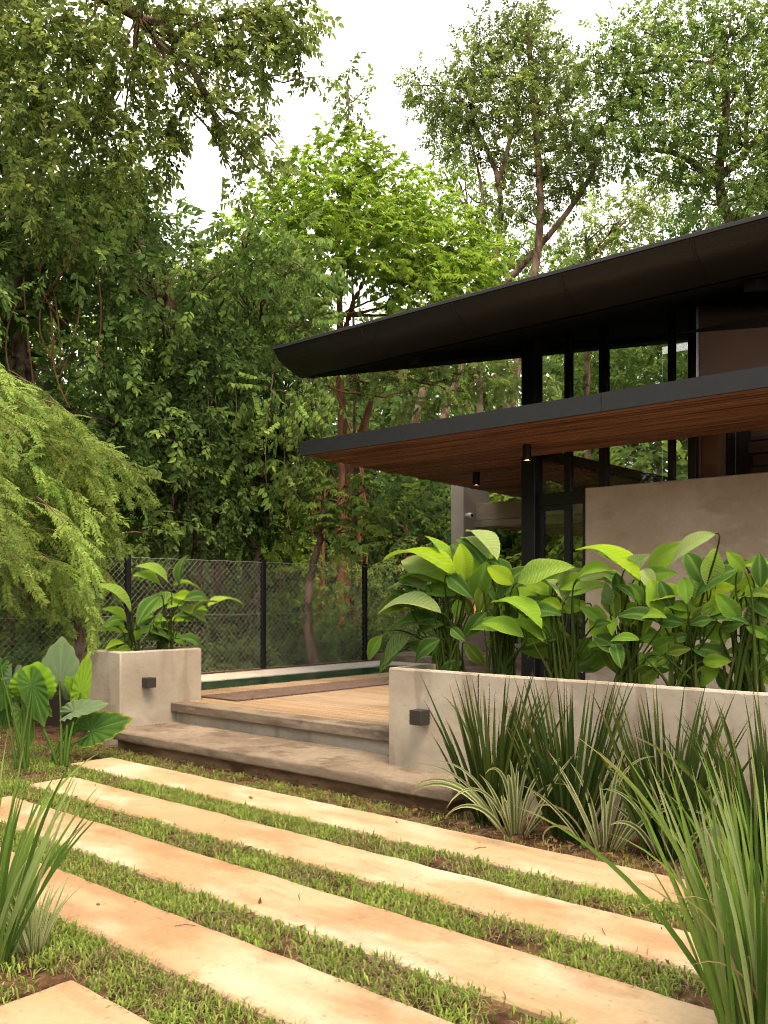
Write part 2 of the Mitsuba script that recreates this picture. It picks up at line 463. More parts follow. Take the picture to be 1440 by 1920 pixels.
part(can, 'edge_board', box(-9.2, 1.38, 8.703, 8.79, 3.50, 3.532), 'soffit_wood')

part(hs, 'wall', rough_box(-6.01, 1.3, 10.88, 11.10, .38, 2.998, 31, step=.3, amp=.003, r=.01), 'wall_plaster', smooth=40)
part(hs, 'column', box(-6.99, -6.77, 10.84, 11.06, .385, 5.3, .006), 'black_steel')
gl = part(hs, 'window_frame', box(-6.768, -6.012, 10.92, 11.03, 2.81, 2.975, .004), 'black_steel')
for x0, x1, z0 in ((-6.365, -6.266, 2.977), (-5.842, -5.724, 3.0), (-4.884, -4.807, 3.0), (-4.621, -4.519, 3.0)):
    part(gl, 'mullion', box(x0, x1, 10.945, 11.035, z0, 5.25, .004), 'black_steel')
for x0, x1 in ((-6.768, -6.366), (-6.265, -5.843), (-5.723, -4.885), (-4.806, -4.622)):
    part(gl, 'pane', (np.array([(x0, 10.99, 2.98), (x1, 10.99, 2.98), (x1, 10.99, 5.2), (x0, 10.99, 5.2)]), np.array([[0, 1, 2], [0, 2, 3]])), 'glass')
d = part(hs, 'door', cat([box(-6.768, -6.70, 10.945, 11.02, .4, 2.808), box(-6.365, -6.27, 10.945, 11.02, .4, 2.808), box(-6.083, -6.012, 10.945, 11.02, .4, 2.808),
                          box(-6.70, -6.365, 10.945, 11.02, .4, .52), box(-6.70, -6.365, 10.945, 11.02, 2.74, 2.808), box(-6.27, -6.083, 10.945, 11.02, .4, .52)]), 'black_steel')
for x0, x1 in ((-6.699, -6.366), (-6.269, -6.084)):
    part(d, 'pane', (np.array([(x0, 10.98, .52), (x1, 10.98, .52), (x1, 10.98, 2.8), (x0, 10.98, 2.8)]), np.array([[0, 1, 2], [0, 2, 3]])), 'glass')
part(d, 'handle', box(-6.36, -6.335, 10.90, 10.92, 1.2, 1.6, .004), 'black_steel')
part(hs, 'side_pane', (np.array([(-6.88, 11.07, .42), (-6.88, 20, .42), (-6.88, 20, 7.2), (-6.88, 11.07, 5.1)]), np.array([[0, 1, 2], [0, 2, 3]])), 'glass')
iw = np.array([(-4.515, 11.04, .39), (-4.515, 20.2, .39), (-4.515, 20.2, 7.44), (-4.515, 11.04, 5.15)])
part(hs, 'rear_wall', box(-6.8, -4.62, 20.2, 20.4, .39, 7.2), 'dark_wall')
iv = np.vstack([iw, iw - [.1, 0, 0]])
part(hs, 'side_wall', (iv, np.array([[0, 1, 2, 3], [4, 7, 6, 5], [0, 3, 7, 4], [0, 4, 5, 1]])), 'brown_plaster')
pw = part(hs, 'inner_wall', box(-4.51, 1.3, 11.9, 12.1, .39, 3.9), 'dark_wall')
for i in range(12):
    z = 1.9 + i * .165
    part(pw, 'plank', box(-4.21 + (i % 3) * .03, 1.2, 11.862 - (i % 2) * .012, 11.898, z, z + .145, .006), 'plank_wood')
part(hs, 'pier', box(-4.512, -4.30, 11.10, 11.35, .39, 3.9, .008), 'brown_plaster')
rk = part(hs, 'rod_screen', cat([trimesh.Trimesh(*tube([(x, 11.36, .4), (x, 11.36, 4.2)], .011, 6)) for x in (-4.285, -4.235, -4.19)]), 'black_steel', smooth=30)
for z in (2.9, 3.05, 3.2, 3.35, 3.5):
    part(rk, 'tie', box(-4.31, -4.17, 11.33, 11.345, z, z + .014), 'black_steel')
part(hs, 'inner_ceiling', (np.array([(-4.51, 10.2, 4.62), (1.3, 10.2, 4.62), (1.3, 19, 6.8), (-4.51, 19, 6.8)]), np.array([[0, 2, 1], [0, 3, 2]])), 'dark_ceiling')


def downlight(label, px, py):
    t = thing('downlight', label, 'ceiling lamp', 'cylinder downlights under the canopy')
    x, y, z = GZ(px, py, 3.497)
    r, h = .055, .20
    body = trimesh.creation.cylinder(r, h, sections=28).difference(trimesh.creation.cylinder(r - .009, .06, sections=28, transform=T2(0, 0, -h / 2)), engine='manifold')
    body.apply_translation((x, y, z - h / 2 - .001))
    part(t, 'housing', body, 'black_steel', smooth=35)
    part(t, 'lens', trimesh.creation.cylinder(r - .011, .006, sections=24, transform=T2(x, y, z - h + .012)), 'white_plastic', **glow((1.8, .8, .25)))


def T2(x, y, z):
    m = np.eye(4); m[:3, 3] = (x, y, z); return m


downlight('small black cylinder lamp under the canopy, the nearer one beside the black column', 988, 834)
downlight('small black cylinder lamp under the canopy, the farther one above the grey pillar', 893, 886)

# ------------------------------------------------------------------ pavilion beyond the terrace, security camera, lamps
pv = thing('pavilion', 'pale concrete pillar and beam with wooden ceiling beyond the terrace', 'pavilion')
part(pv, 'pillar', rough_box(-10.43, -10.13, 13.74, 14.59, .5, 3.72, 41, step=.2, amp=.003), 'pale_plaster', smooth=40)
bm = part(pv, 'beam', rough_box(-10.128, -3.0, 14.12, 14.42, 2.99, 3.31, 42, step=.4, amp=.003), 'wall_plaster', smooth=40)
part(bm, 'ledge', box(-10.128, -3.0, 14.08, 14.42, 2.86, 2.985, .01), 'concrete')
part(pv, 'ceiling', box(-10.1, -3.0, 14.43, 18.4, 2.88, 2.93), 'soffit_wood')
part(pv, 'roof', box(-10.12, -3.0, 14.43, 18.5, 2.94, 3.2), 'concrete')
for x in (-9.6, -3.3):
    part(pv, 'rear_post', box(x, x + .16, 18.1, 18.26, .51, 2.87), 'dark_wall')
sc = thing('security_camera', 'small white bullet camera on the grey pillar', 'security camera')
c = GX(874, 966, -10.13)
part(sc, 'bracket', box(c[0] + .001, c[0] + .05, c[1] - .03, c[1] + .03, c[2] - .035, c[2] + .035, .008), 'white_plastic')
ax = unit([.85, -.45, -.12]); p0 = c + [.05, 0, 0]
part(sc, 'barrel', tube([p0, p0 + ax * .02, p0 + ax * .15, p0 + ax * .165], [.03, .045, .045, .038], 16), 'white_plastic', smooth=35)
part(sc, 'lens', tube([p0 + ax * .166, p0 + ax * .17], [.028, .026], 16), 'black_steel')
wl = thing('lit_lamp', 'glowing orange lamp on the grey pillar behind the leaves', 'wall lamp')
c = GX(893, 1149, -10.13)
part(wl, 'mount', box(c[0] + .001, c[0] + .03, c[1] - .03, c[1] + .03, c[2] - .04, c[2] + .04), 'black_steel')
part(wl, 'shade', trimesh.creation.cylinder(.05, .30, sections=24, transform=T2(c[0] + .085, c[1], c[2])), 'white_plastic', smooth=35, **glow((.33, .125, .04)))
fl = thing('floor_lamp', 'glowing orange strip lamp behind the glass at the end of the beige wall', 'lamp')
c = GY(1094.5, 1247, 11.3)
part(fl, 'tube', box(c[0] - .02, c[0] + .02, 11.28, 11.32, c[2] - .12, c[2] + .12, .006), 'white_plastic', **glow((.36, .14, .035)))
part(fl, 'foot', box(c[0] - .05, c[0] + .05, 11.25, 11.35, .392, max(c[2] - .122, .42)), 'black_steel')
pt = thing('plant_pot', 'reddish clay pot standing behind the glass door', 'pot')
c = GY(1068, 1240, 11.5)
pr_ = np.array([(.09, 0), (.13, .12), (.15, .28), (.155, .36), (.165, .37), (.165, .40), (.14, .40), (.13, .34), (.0, .33)])
m = trimesh.creation.revolve(pr_, sections=28); m.apply_translation((c[0], 11.5, .392))
put(pt, m, 'terracotta', smooth=40)

# ------------------------------------------------------------------ chain-link fence, low walls at the left
fe = thing('chain_link_fence', 'grey chain-link fence on black posts behind the pool', 'fence')
FX, Z0, Z1 = -11.0, .41, 2.09
POSTS = [2.15, 4.62, 7.09, 9.56, 11.95, 14.4, 16.85, 19.3]
for y in POSTS:
    part(fe, 'post', box(FX - .037, FX + .037, y - .037, y + .037, .3, 2.13, .004), 'black_steel')
for a, b in zip(POSTS[:-1], POSTS[1:]):
    ya, yb, ws = a + .04, b - .04, []
    for s in (1, -1):
        for c0 in np.arange(ya - 1.9, yb + 1.9, .092):
            lo, hi = (c0, c0 + 1.68) if s > 0 else (c0 + 1.68, c0)   # y at bottom and at top
            t = np.array([0.0, 1.0])
            ys = lo + (hi - lo) * t
            tt = np.clip((np.array([ya, yb]) - lo) / (hi - lo), 0, 1)
            t0, t1 = min(tt), max(tt)
            if t1 - t0 < .01: continue
            q = np.linspace(t0, t1, 5)
            wv = np.array([1, -1, 1, -1, 1]) * .002 * s
            ws.append(tube(np.c_[FX + wv + s * .0015, lo + (hi - lo) * q, Z0 + (Z1 - Z0) * q], .0021, 3, cap=False))
    part(fe, 'chain_link_panel', merge(ws), 'wire', smooth=True)
    part(fe, 'line_wire', merge([tube([(FX + .008, ya, z), (FX + .008, yb, z)], .004, 5) for z in (Z1, 1.27, Z0)]), 'wire', smooth=True)
part(fe, 'kerb', box(-11.12, -10.87, 1.0, 20, .2, .398), 'soil')
bw = thing('brick_wall', 'low red brick retaining wall under the fence at the left', 'wall')
part(bw, 'core', box(-11.12, -10.955, 1.0, 6.9, -.1, .398), 'soil')
rs = np.random.RandomState(8)
for r_ in range(6):
    for c_ in range(20):
        y = 2.5 + c_ * .225 + (r_ % 2) * .11
        part(bw, 'brick', box(-10.953, -10.91 + rs.uniform(-.006, .006), y, y + .205, -.02 + r_ * .068, .036 + r_ * .068, .005), 'brick_clay')
lw = thing('low_wall', 'low dark concrete wall beside the left planter, behind the elephant ear leaves', 'wall')
c = GY(76, 1297, 5.62)
put(lw, rough_box(c[0], -8.935, 5.62, 5.85, -.05, c[2], 51, step=.2, amp=.004), 'dark_wall', smooth=40)

# ------------------------------------------------------------------ foliage generators
def template(kind, rng):
    "leaves of one sprig of length 1 along +x, z up: (leaf base, direction, up, length, half width) per leaf"
    out = []
    if kind == 'pinnate':
        n = 7
        for i in range(n):
            x = .15 + .8 * i / (n - 1)
            for s in (-1, 1):
                d = np.array([.55 + .25 * rng.rand(), s * 1.0, -.22 - .2 * rng.rand()])
                out.append((np.array([x, 0, -.12 * x * x]), d, np.array([rng.normal(0, .25), rng.normal(0, .25), 1]), .34 * (.8 + .4 * rng.rand()), .085))
        out.append((np.array([.95, 0, -.1]), np.array([1, 0, -.3]), np.array([0, 0, 1.0]), .34, .085))
    elif kind == 'feather':
        for i in range(9):
            x = .1 + .85 * i / 8
            for q in (-1, 1):
                d = np.array([.6 + .25 * rng.rand(), q * 1.0, -.2 - .25 * rng.rand()])
                out.append((np.array([x, 0, -.22 * x * x]), d, np.array([rng.normal(0, .3), rng.normal(0, .3), 1]), .20 * (.75 + .5 * rng.rand()), .048))
        out.append((np.array([.95, 0, -.2]), np.array([1, 0, -.4]), np.array([0, 0, 1.0]), .2, .045))
    elif kind == 'broad':
        for i in range(9):
            x = .1 + .85 * i / 8
            a = i * 2.4 + rng.rand()
            d = np.array([.7, math.cos(a), .55 * math.sin(a) - .25])
            out.append((np.array([x, 0, -.1 * x * x]), d, np.array([rng.normal(0, .35), rng.normal(0, .35), 1]), .36 * (.7 + .6 * rng.rand()), .105))
        out.append((np.array([.95, 0, -.1]), np.array([1, 0, -.4]), np.array([0, 0, 1.0]), .36, .10))
    elif kind == 'palmate':
        for q in range(3):
            c = np.array([.3 + .35 * q, .3 * (q - 1), -.05 * q])
            for i in range(6):
                a = (i - 2.5) * .55 + rng.normal(0, .1)
                d = np.array([math.cos(a), math.sin(a), -.35 + rng.normal(0, .12)])
                out.append((c, d, np.array([.2, 0, 1.0]), .40 * (.8 + .35 * rng.rand()), .085))
    elif kind == 'droop':
        for i in range(9):
            x = .08 + .9 * i / 8
            s = -1 if i % 2 else 1
            d = np.array([.55, s * .75, -.75 - .3 * rng.rand()])
            out.append((np.array([x, 0, -.15 * x]), d, np.array([rng.normal(0, .3), s * .5, 1]), .38 * (.7 + .6 * rng.rand()), .10))
    return out


def leaf_mesh(leaves, lod):
    vs, fs, o = [], [], 0
    for b, d, up, L, w in leaves:
        d = unit(d); s = unit(np.cross(up, d)); n = np.cross(d, s)
        if lod == 0:
            v = [b, b + d * L * .33 + s * w + n * w * .22, b + d * L * .4 - n * w * .06, b + d * L * .33 - s * w + n * w * .22,
                 b + d * L * .72 + s * w * .66 - n * L * .05 + n * w * .14, b + d * L * .72 - s * w * .66 - n * L * .05 + n * w * .14, b + d * L - n * L * .17]
            f = [[0, 2, 1], [0, 3, 2], [1, 2, 4], [2, 3, 5], [2, 6, 4], [2, 5, 6]]
        else:
            v = [b, b + d * L * .45 + s * w * 1.05 + n * w * .25, b + d * L * .45 - s * w * 1.05 + n * w * .25, b + d * L - n * L * .15]
            f = [[0, 3, 1], [0, 2, 3]]
        vs += v; fs += [[q + o for q in t] for t in f]; o += len(v)
    return np.array(vs), np.array(fs), len(vs) // len(leaves)


def frames(ax, up):
    ax = unit(ax); s = unit(np.cross(up, ax)); n = np.cross(ax, s)
    return np.stack([ax, s, n], -1)


class Foliage:
    "collects sprigs and turns them into one mesh with a tint per leaf"

    def __init__(self, seed, kind, lod=1, variants=4):
        self.rng = np.random.RandomState(seed)
        self.tm = [leaf_mesh(template(kind, self.rng), lod) for _ in range(variants)]
        self.v, self.f, self.c, self.o = [], [], [], 0

    def sprigs(self, pos, axis, up, size, tint):
        rng, n = self.rng, len(pos)
        which = rng.randint(0, len(self.tm), n)
        R = frames(axis, up)
        for w, (tv, tf, per) in enumerate(self.tm):
            k = np.where(which == w)[0]
            if not len(k): continue
            v = np.einsum('nij,vj->nvi', R[k] * size[k][:, None, None], tv) + pos[k][:, None]
            nl = len(tv) // per
            jit = 1 + rng.normal(0, .16, (len(k), nl, 1)) + rng.normal(0, .05, (len(k), nl, 3))
            col = np.repeat(np.clip(tint[k][:, None] * jit, .004, .9), per, axis=1)
            self.v.append(v.reshape(-1, 3)); self.c.append(col.reshape(-1, 3))
            self.f.append((tf[None] + (np.arange(len(k)) * len(tv))[:, None, None]).reshape(-1, 3) + self.o)
            self.o += len(k) * len(tv)

    def clump(self, c, r, n, size, col, droop=.35, out=.8, shell=.45, squash=.8, spread=.25, lightcol=None, lean=(0, 0, 0)):
        rng = self.rng
        d = unit(rng.normal(size=(n, 3)))
        rad = (shell + (1 - shell) * rng.rand(n) ** .6) * (1 + .18 * rng.normal(size=n))
        wob = .75 + .5 * meshkit.noise(d * 2.3 + np.asarray(c) * 3.1)      # uneven outline
        r3 = np.broadcast_to(np.asarray(r, float), (3,)) * [1, 1, squash if np.ndim(r) == 0 else 1]
        p = np.asarray(c) + d * r3 * (rad * wob)[:, None]
        ax = d * out + rng.normal(0, .5, (n, 3)) + [0, 0, -droop] + np.asarray(lean)
        up = np.array([0, 0, 1.0]) + .45 * d + rng.normal(0, .3, (n, 3))
        t = np.asarray(col) * (1 + rng.normal(0, spread, (n, 1)))
        if lightcol is not None:                                             # young leaves, at random
            m = rng.rand(n, 1) < .3
            t = np.where(m, np.asarray(lightcol) * (1 + rng.normal(0, .15, (n, 1))), t)
        self.sprigs(p, ax, up, size * (.7 + .6 * rng.rand(n)), t)
        return p

    def strand(self, p0, p1, n, size, col, sag=.2):
        rng = self.rng
        t = rng.rand(n)
        p = np.asarray(p0) * (1 - t)[:, None] + np.asarray(p1) * t[:, None]
        p[:, 2] -= sag * 4 * t * (1 - t)
        p += rng.normal(0, size * .35, (n, 3))
        ax = unit(np.asarray(p1) - np.asarray(p0)) * .6 + rng.normal(0, .6, (n, 3)) + [0, 0, -.5]
        self.sprigs(p, ax, np.array([0, 0, 1.0]) + rng.normal(0, .4, (n, 3)), size * (.7 + .6 * rng.rand(n)), np.asarray(col) * (1 + rng.normal(0, .25, (n, 1))))

    def mesh(self):
        return (np.vstack(self.v), np.vstack(self.f)), np.vstack(self.c)


def wiggle(p, amp, rng):
    p = np.array(p); n = len(p)
    w = np.cumsum(rng.normal(0, amp, (n, 3)), 0)
    w -= np.linspace(0, 1, n)[:, None] * w[-1]
    w[0] = 0
    return p + w


def tree(name, label, cat_, clumps, trunk, r0, seed, kind='broad', size=.4, dens=60, col=(.05, .10, .02), light=None, lod=1, bark='bark', group=None, droop=.35, bsdf='leaf', twigs=4, limb_r=None, fork=.55, shell=.45, trunk_r1=.35, spread=.25, stems=(), lean=(0, 0, 0)):
    rng = np.random.RandomState(seed)
    t = thing(name, label, cat_, group)
    tr = wiggle(spline(trunk, 26), r0 * .12, rng)
    rad = np.linspace(r0, r0 * trunk_r1, 26); rad[:3] *= [1.5, 1.2, 1.05]
    put(t + '__trunk', tube(tr, rad, 9), bark, smooth=True)
    for st in stems:
        pts = wiggle(spline(st[0], 20), st[1] * .15, rng)
        part(t, 'stem', tube(pts, np.linspace(st[1], st[1] * .4, 20), 7), bark, smooth=True)
    fo = Foliage(seed + 1, kind, lod)
    for c, r in clumps:
        c = np.asarray(c, float); rm = np.mean(r)
        i = int(np.clip(np.argmin(np.linalg.norm(tr - (c - [0, 0, rm * .9]), axis=1)), 26 * fork, 25)) if len(tr) else 25
        a = tr[i]
        L = np.linalg.norm(c - a)
        mid = (a + c) / 2 + [0, 0, -.12 * L] + rng.normal(0, .06 * L, 3)
        limb = wiggle(bez(a, mid, c, 12), .012 * L, rng)
        r1 = (limb_r or r0 * .45) * (.6 + .5 * rng.rand())
        tubes = [tube(limb, np.linspace(r1, r1 * .35, 12), 6)]
        for q in range(twigs):
            e = c + unit(rng.normal(size=3)) * np.asarray(r) * .85
            s = limb[rng.randint(6, 12)]
            tubes.append(tube(wiggle(bez(s, (s + e) / 2 + rng.normal(0, .1 * rm, 3), e, 8), .02 * rm, rng), np.linspace(r1 * .4, r1 * .1, 8), 4, cap=False))
        part(t, 'branch', merge(tubes), bark, smooth=True)
        n = max(6, int(dens * rm * rm / (size * size) * .25))
        fo.clump(c, r, n, size, np.asarray(col) * (1 + rng.normal(0, .12)), droop=droop, lightcol=light, shell=shell, spread=spread, lean=lean)
    return t, fo, tr, rng


def crown(t, fo, bsdf='leaf'):
    m, c = fo.mesh()
    part(t, 'crown', m, bsdf, color=c, kind='stuff')


def C(px, py, Z, rpx, fl=1.0):
    r = rpx * Z / F
    return W(px, py, Z), np.array([r, r, r * fl])


def fill(rng, poly, n, Z, rpx, zj=1.5):
    "clumps scattered over a region given by pixels, each at its own depth"
    pg = Polygon(poly); x0, y0, x1, y1 = pg.bounds; out = []
    from shapely.geometry import Point
    while len(out) < n:
        x, y = rng.uniform(x0, x1), rng.uniform(y0, y1)
        if pg.contains(Point(x, y)):
            out.append(C(x, y, Z + rng.normal(0, zj), rpx * rng.uniform(.7, 1.35), .8))
    return out


def G(px, Z, z=.35):
    "the point on the ground below a pixel column at depth Z"
    p = W(px, HY, Z); p[2] = z; return p


DARK, MID, BRIGHT, OLIVE = (.125, .20, .057), (.21, .31, .075), (.27, .39, .065), (.20, .25, .085)

# ------------------------------------------------------------------ trees
R = np.random.RandomState(77)

# tall vine-hung trees at the left, behind the fence
cl = fill(R, [(-90, 150), (150, 120), (215, 330), (230, 700), (190, 980), (-90, 980)], 26, 14.5, 85)
t, fo, tr, rng = tree('vine_tree', 'tall dark vine-covered tree at the left edge behind the fence, with pale bare vines', 'tree', cl, [G(20, 15.0), W(40, 700, 15.2), W(10, 200, 15)], .22, 101, 'broad', .35, 48, DARK, light=MID, lod=0, group='vine-covered trees behind the fence', limb_r=.05)
for i in range(16):
    x = R.uniform(-30, 210); y = R.uniform(300, 800)
    fo.strand(W(x, y, 13.4 + R.rand()), W(x + R.uniform(-15, 15), y + R.uniform(70, 200), 13.4 + R.rand()), 16, .3, DARK)
for i in range(9):
    x = R.uniform(0, 190); y = R.uniform(430, 650)
    pts = spline([W(x, y, 13.6), W(x + R.uniform(-30, 20), y + 70, 13.4), W(x + R.uniform(-30, 30), y + R.uniform(130, 260), 13.5)], 16)
    part(t, 'hanging_vine', tube(pts, .013, 5), 'red_bark', smooth=True)
crown(t, fo, 'leaf_gloss')

cl = fill(R, [(150, 380), (330, 340), (420, 450), (440, 700), (430, 950), (250, 1010), (180, 780)], 30, 16, 78)
t, fo, tr, rng = tree('vine_tree', 'broad dark vine-covered tree behind the left planter, hanging leaf strands reaching the fence', 'tree', cl, [G(300, 16.5), W(320, 700, 16.6), W(280, 420, 16.5)], .26, 102, 'broad', .35, 48, DARK, light=MID, lod=0, group='vine-covered trees behind the fence', limb_r=.05, stems=[([G(375, 16.2), W(385, 900, 16.2), W(420, 760, 16)], .16), ([G(405, 16.4), W(400, 900, 16.4), W(360, 700, 16)], .13)])
for i in range(60):
    x = R.uniform(190, 470); y = R.uniform(480, 940)
    fo.strand(W(x, y, 14.8 + R.rand()), W(x + R.uniform(-15, 15), y + R.uniform(70, 170), 14.8 + R.rand()), 16, .3, DARK)
for i in range(10):
    x = R.uniform(300, 560); y = R.uniform(650, 820)
    part(t, 'hanging_vine', tube(spline([W(x, y, 15), W(x + R.uniform(-12, 12), y + 90, 15), W(x + R.uniform(-8, 8), y + R.uniform(150, 260), 15)], 14), .008, 4), 'bark', smooth=True)
crown(t, fo, 'leaf_gloss')

cl = fill(R, [(380, 440), (560, 430), (575, 600), (560, 760), (480, 930), (400, 900)], 24, 17, 66)
t, fo, tr, rng = tree('vine_tree', 'dark vine-covered tree just left of the black roof tip, leaf curtains hanging to the fence', 'tree', cl, [G(470, 17.5), W(475, 800, 17.5), W(490, 520, 17.5)], .22, 103, 'droop', .35, 50, (.13, .205, .055), light=MID, lod=0, limb_r=.045, group='vine-covered trees behind the fence')
for i in range(50):
    x = R.uniform(420, 575); y = R.uniform(640, 900)
    fo.strand(W(x, y, 16 + R.rand()), W(x + R.uniform(-10, 10), y + R.uniform(80, 210), 16 + R.rand()), 15, .27, (.06, .11, .024))
crown(t, fo, 'leaf_gloss')

# tree reaching over the scene from the upper left
cl = [C(*q) for q in [(-40, 20, 12, 120), (60, 60, 12, 110), (150, 20, 12.3, 100), (110, 160, 12, 95), (20, 210, 12, 100), (215, 110, 12.2, 85), (290, 30, 12.5, 80), (180, 260, 12.4, 75), (60, 320, 12.2, 85),
                      (320, 140, 12.2, 62), (370, 40, 12.6, 75), (250, 230, 12.6, 55), (450, 25, 12.8, 70), (520, 30, 13, 62), (420, 110, 12.6, 58), (480, 95, 12.8, 55), (545, 70, 13, 48), (395, 185, 12.6, 45),
                      (440, 215, 12.6, 48), (480, 180, 12.8, 40), (470, 265, 12.7, 40), (505, 300, 12.8, 30), (300, 290, 12.6, 42), (200, 350, 12.6, 55), (555, 20, 13.1, 50), (335, 215, 12.6, 42), (110, 420, 12.8, 75), (585, 145, 13, 14), (455, 355, 13, 22)]]
t, fo, tr, rng = tree('overhanging_tree', 'dark tree reaching in over the garden from the upper left, branches against the sky', 'tree', cl, [G(-260, 12.5), W(-230, 500, 12.4), W(-120, 60, 12.3), W(120, -20, 12.3), W(260, 30, 12.5)], .24, 104, 'broad', .27, 70, (.19, .245, .07), light=(.27, .34, .085), lod=0, fork=.5, limb_r=.02, twigs=4, shell=.1, droop=.5)
part(t, 'branch', tube(wiggle(spline([W(230, 15, 12.5), W(300, 50, 12.5), W(348, 92, 12.5), W(372, 150, 12.6), W(400, 220, 12.7), W(432, 268, 12.7), W(480, 315, 12.8), W(520, 335, 12.8)], 30), .01, R), np.linspace(.065, .01, 30), 7), 'bark', smooth=True)
part(t, 'branch', tube(spline([W(335, 60, 12.5), W(400, 40, 12.6), W(470, 20, 12.8), W(560, 10, 13)], 18), np.linspace(.035, .01, 18), 6), 'bark', smooth=True)
part(t, 'branch', tube(spline([W(372, 150, 12.6), W(420, 200, 12.6), W(470, 230, 12.7), W(530, 290, 12.8)], 18), np.linspace(.035, .008, 18), 6), 'bark', smooth=True)
crown(t, fo, 'leaf_thin')

# bright tree in the middle
cl = [C(*q) for q in [(660, 315, 20, 55), (605, 345, 20, 55), (720, 350, 20.3, 55), (570, 390, 19.6, 66), (650, 385, 19, 68), (740, 390, 19.6, 66), (800, 400, 20.4, 50), (530, 450, 19.5, 68), (610, 450, 18.8, 68), (700, 450, 18.8, 70), (780, 455, 19.3, 66), (850, 460, 20, 60),
                      (500, 520, 19.4, 60), (570, 520, 18.8, 55), (760, 520, 18.8, 60), (830, 520, 19, 62), (895, 500, 19.8, 52), (540, 590, 19, 55), (800, 570, 19.2, 55), (625, 285, 20.2, 26), (550, 340, 20.2, 36), (500, 410, 20.4, 42), (690, 290, 20.4, 30), (880, 430, 20.2, 40), (470, 470, 19.8, 45), (870, 550, 19.8, 45), (920, 480, 20.4, 34)]]
t, fo, tr, rng = tree('green_tree', 'bright green bushy tree in the middle, its top against the white sky', 'tree', cl, [G(640, 20.5), W(640, 830, 20.5), W(638, 620, 20.2), W(655, 440, 20)], .15, 105, 'palmate', .34, 78, BRIGHT, light=(.30, .43, .055), bark='red_bark', twigs=5, limb_r=.035, lod=0, fork=.6, droop=.25,
                      stems=[([W(640, 640, 20.2), W(668, 560, 20), W(700, 480, 19.8)], .08), ([W(640, 650, 20.2), W(600, 580, 20), W(575, 500, 19.7)], .06), ([G(690, 20.5), W(680, 810, 20.5), W(712, 700, 20.3), W(730, 560, 20)], .10)])
crown(t, fo, 'leaf_thin')
t2 = [C(*q) for q in [(655, 135, 20.8, 16), (650, 175, 20.8, 22), (668, 200, 20.8, 22), (640, 215, 20.8, 20), (690, 160, 20.8, 12)]]
t, fo, tr, rng = tree('slender_tree', 'thin sapling top rising above the bright green tree into the sky', 'tree', t2, [G(668, 21.4), W(660, 500, 21), W(652, 150, 20.8)], .05, 106, 'broad', .34, 20, MID, twigs=2, shell=.1)
crown(t, fo, 'leaf_thin')

# lower, duller tree under the bright one, seen between roof and canopy
cl = [C(*q) for q in [(600, 650, 18.6, 55), (660, 690, 19.2, 45), (560, 690, 18.4, 42), (740, 690, 19.4, 50), (800, 720, 19.6, 55), (870, 710, 20, 52), (930, 710, 20.2, 50), (700, 640, 19, 50), (850, 640, 20, 60), (940, 640, 20.6, 60), (980, 720, 21, 50), (770, 640, 19.6, 50)]]
t, fo, tr, rng = tree('green_tree', 'dull green tree between the black roof and the canopy, thin red-brown stems', 'tree', cl, [G(700, 19.8), W(690, 800, 19.8), W(715, 680, 19.6)], .09, 107, 'pinnate', .42, 44, OLIVE, light=MID, bark='red_bark', twigs=5, lod=1, fork=.3, limb_r=.03,
                      stems=[([G(640, 19.6), W(641, 800, 19.6), W(642, 690, 19.4)], .12), ([G(600, 19), W(590, 790, 19), W(575, 690, 18.8)], .05), ([G(620, 19), W(612, 790, 19), W(640, 700, 18.8)], .035), ([G(585, 19), W(600, 780, 19), W(585, 680, 18.8)], .035), ([G(660, 19), W(655, 800, 19), W(610, 690, 18.8)], .03)])
crown(t, fo, 'leaf_thin')

# tall open trees behind the house
cl = [C(*q) for q in [(985, 30, 27, 46), (930, 70, 27, 52), (1000, 95, 27, 58), (890, 120, 27, 56), (950, 150, 26.6, 60), (1030, 160, 27.4, 58), (850, 190, 27, 52), (800, 180, 27.3, 40), (905, 210, 26.6, 58), (985, 220, 27, 58), (1060, 230, 27.6, 50), (830, 245, 27, 40), (870, 275, 26.8, 42),
                      (960, 285, 26.8, 50), (1030, 300, 27.2, 46), (1010, 370, 27.3, 46), (950, 385, 26.8, 40), (1085, 260, 27.6, 44), (770, 160, 27.3, 24), (1075, 340, 27.6, 42), (1070, 130, 27.8, 40), (1122, 268, 27.6, 40), (1105, 320, 27.5, 30)]]
t, fo, tr, rng = tree('tall_tree', 'tall open tree behind the roof with several pale forked limbs, left of the pair', 'tree', cl, [G(985, 27.5), W(990, 560, 27.3), W(1008, 400, 27), W(1000, 200, 27), W(990, 60, 27)], .20, 108, 'broad', .30, 80, (.20, .26, .085), light=(.28, .36, .09), fork=.35, limb_r=.04, twigs=5, shell=.15, spread=.3,
                      stems=[([G(940, 26.8), W(935, 440, 26.8), W(928, 330, 26.8), W(890, 240, 26.8), W(860, 180, 27)], .15), ([W(932, 350, 26.8), W(955, 260, 26.8), W(975, 170, 27)], .09), ([G(1035, 27.4), W(1060, 410, 27.4), W(1110, 330, 27.4), W(1125, 280, 27.6)], .17), ([W(905, 420, 26.8), W(900, 330, 26.8), W(880, 260, 26.8)], .06)])
crown(t, fo, 'leaf_thin')
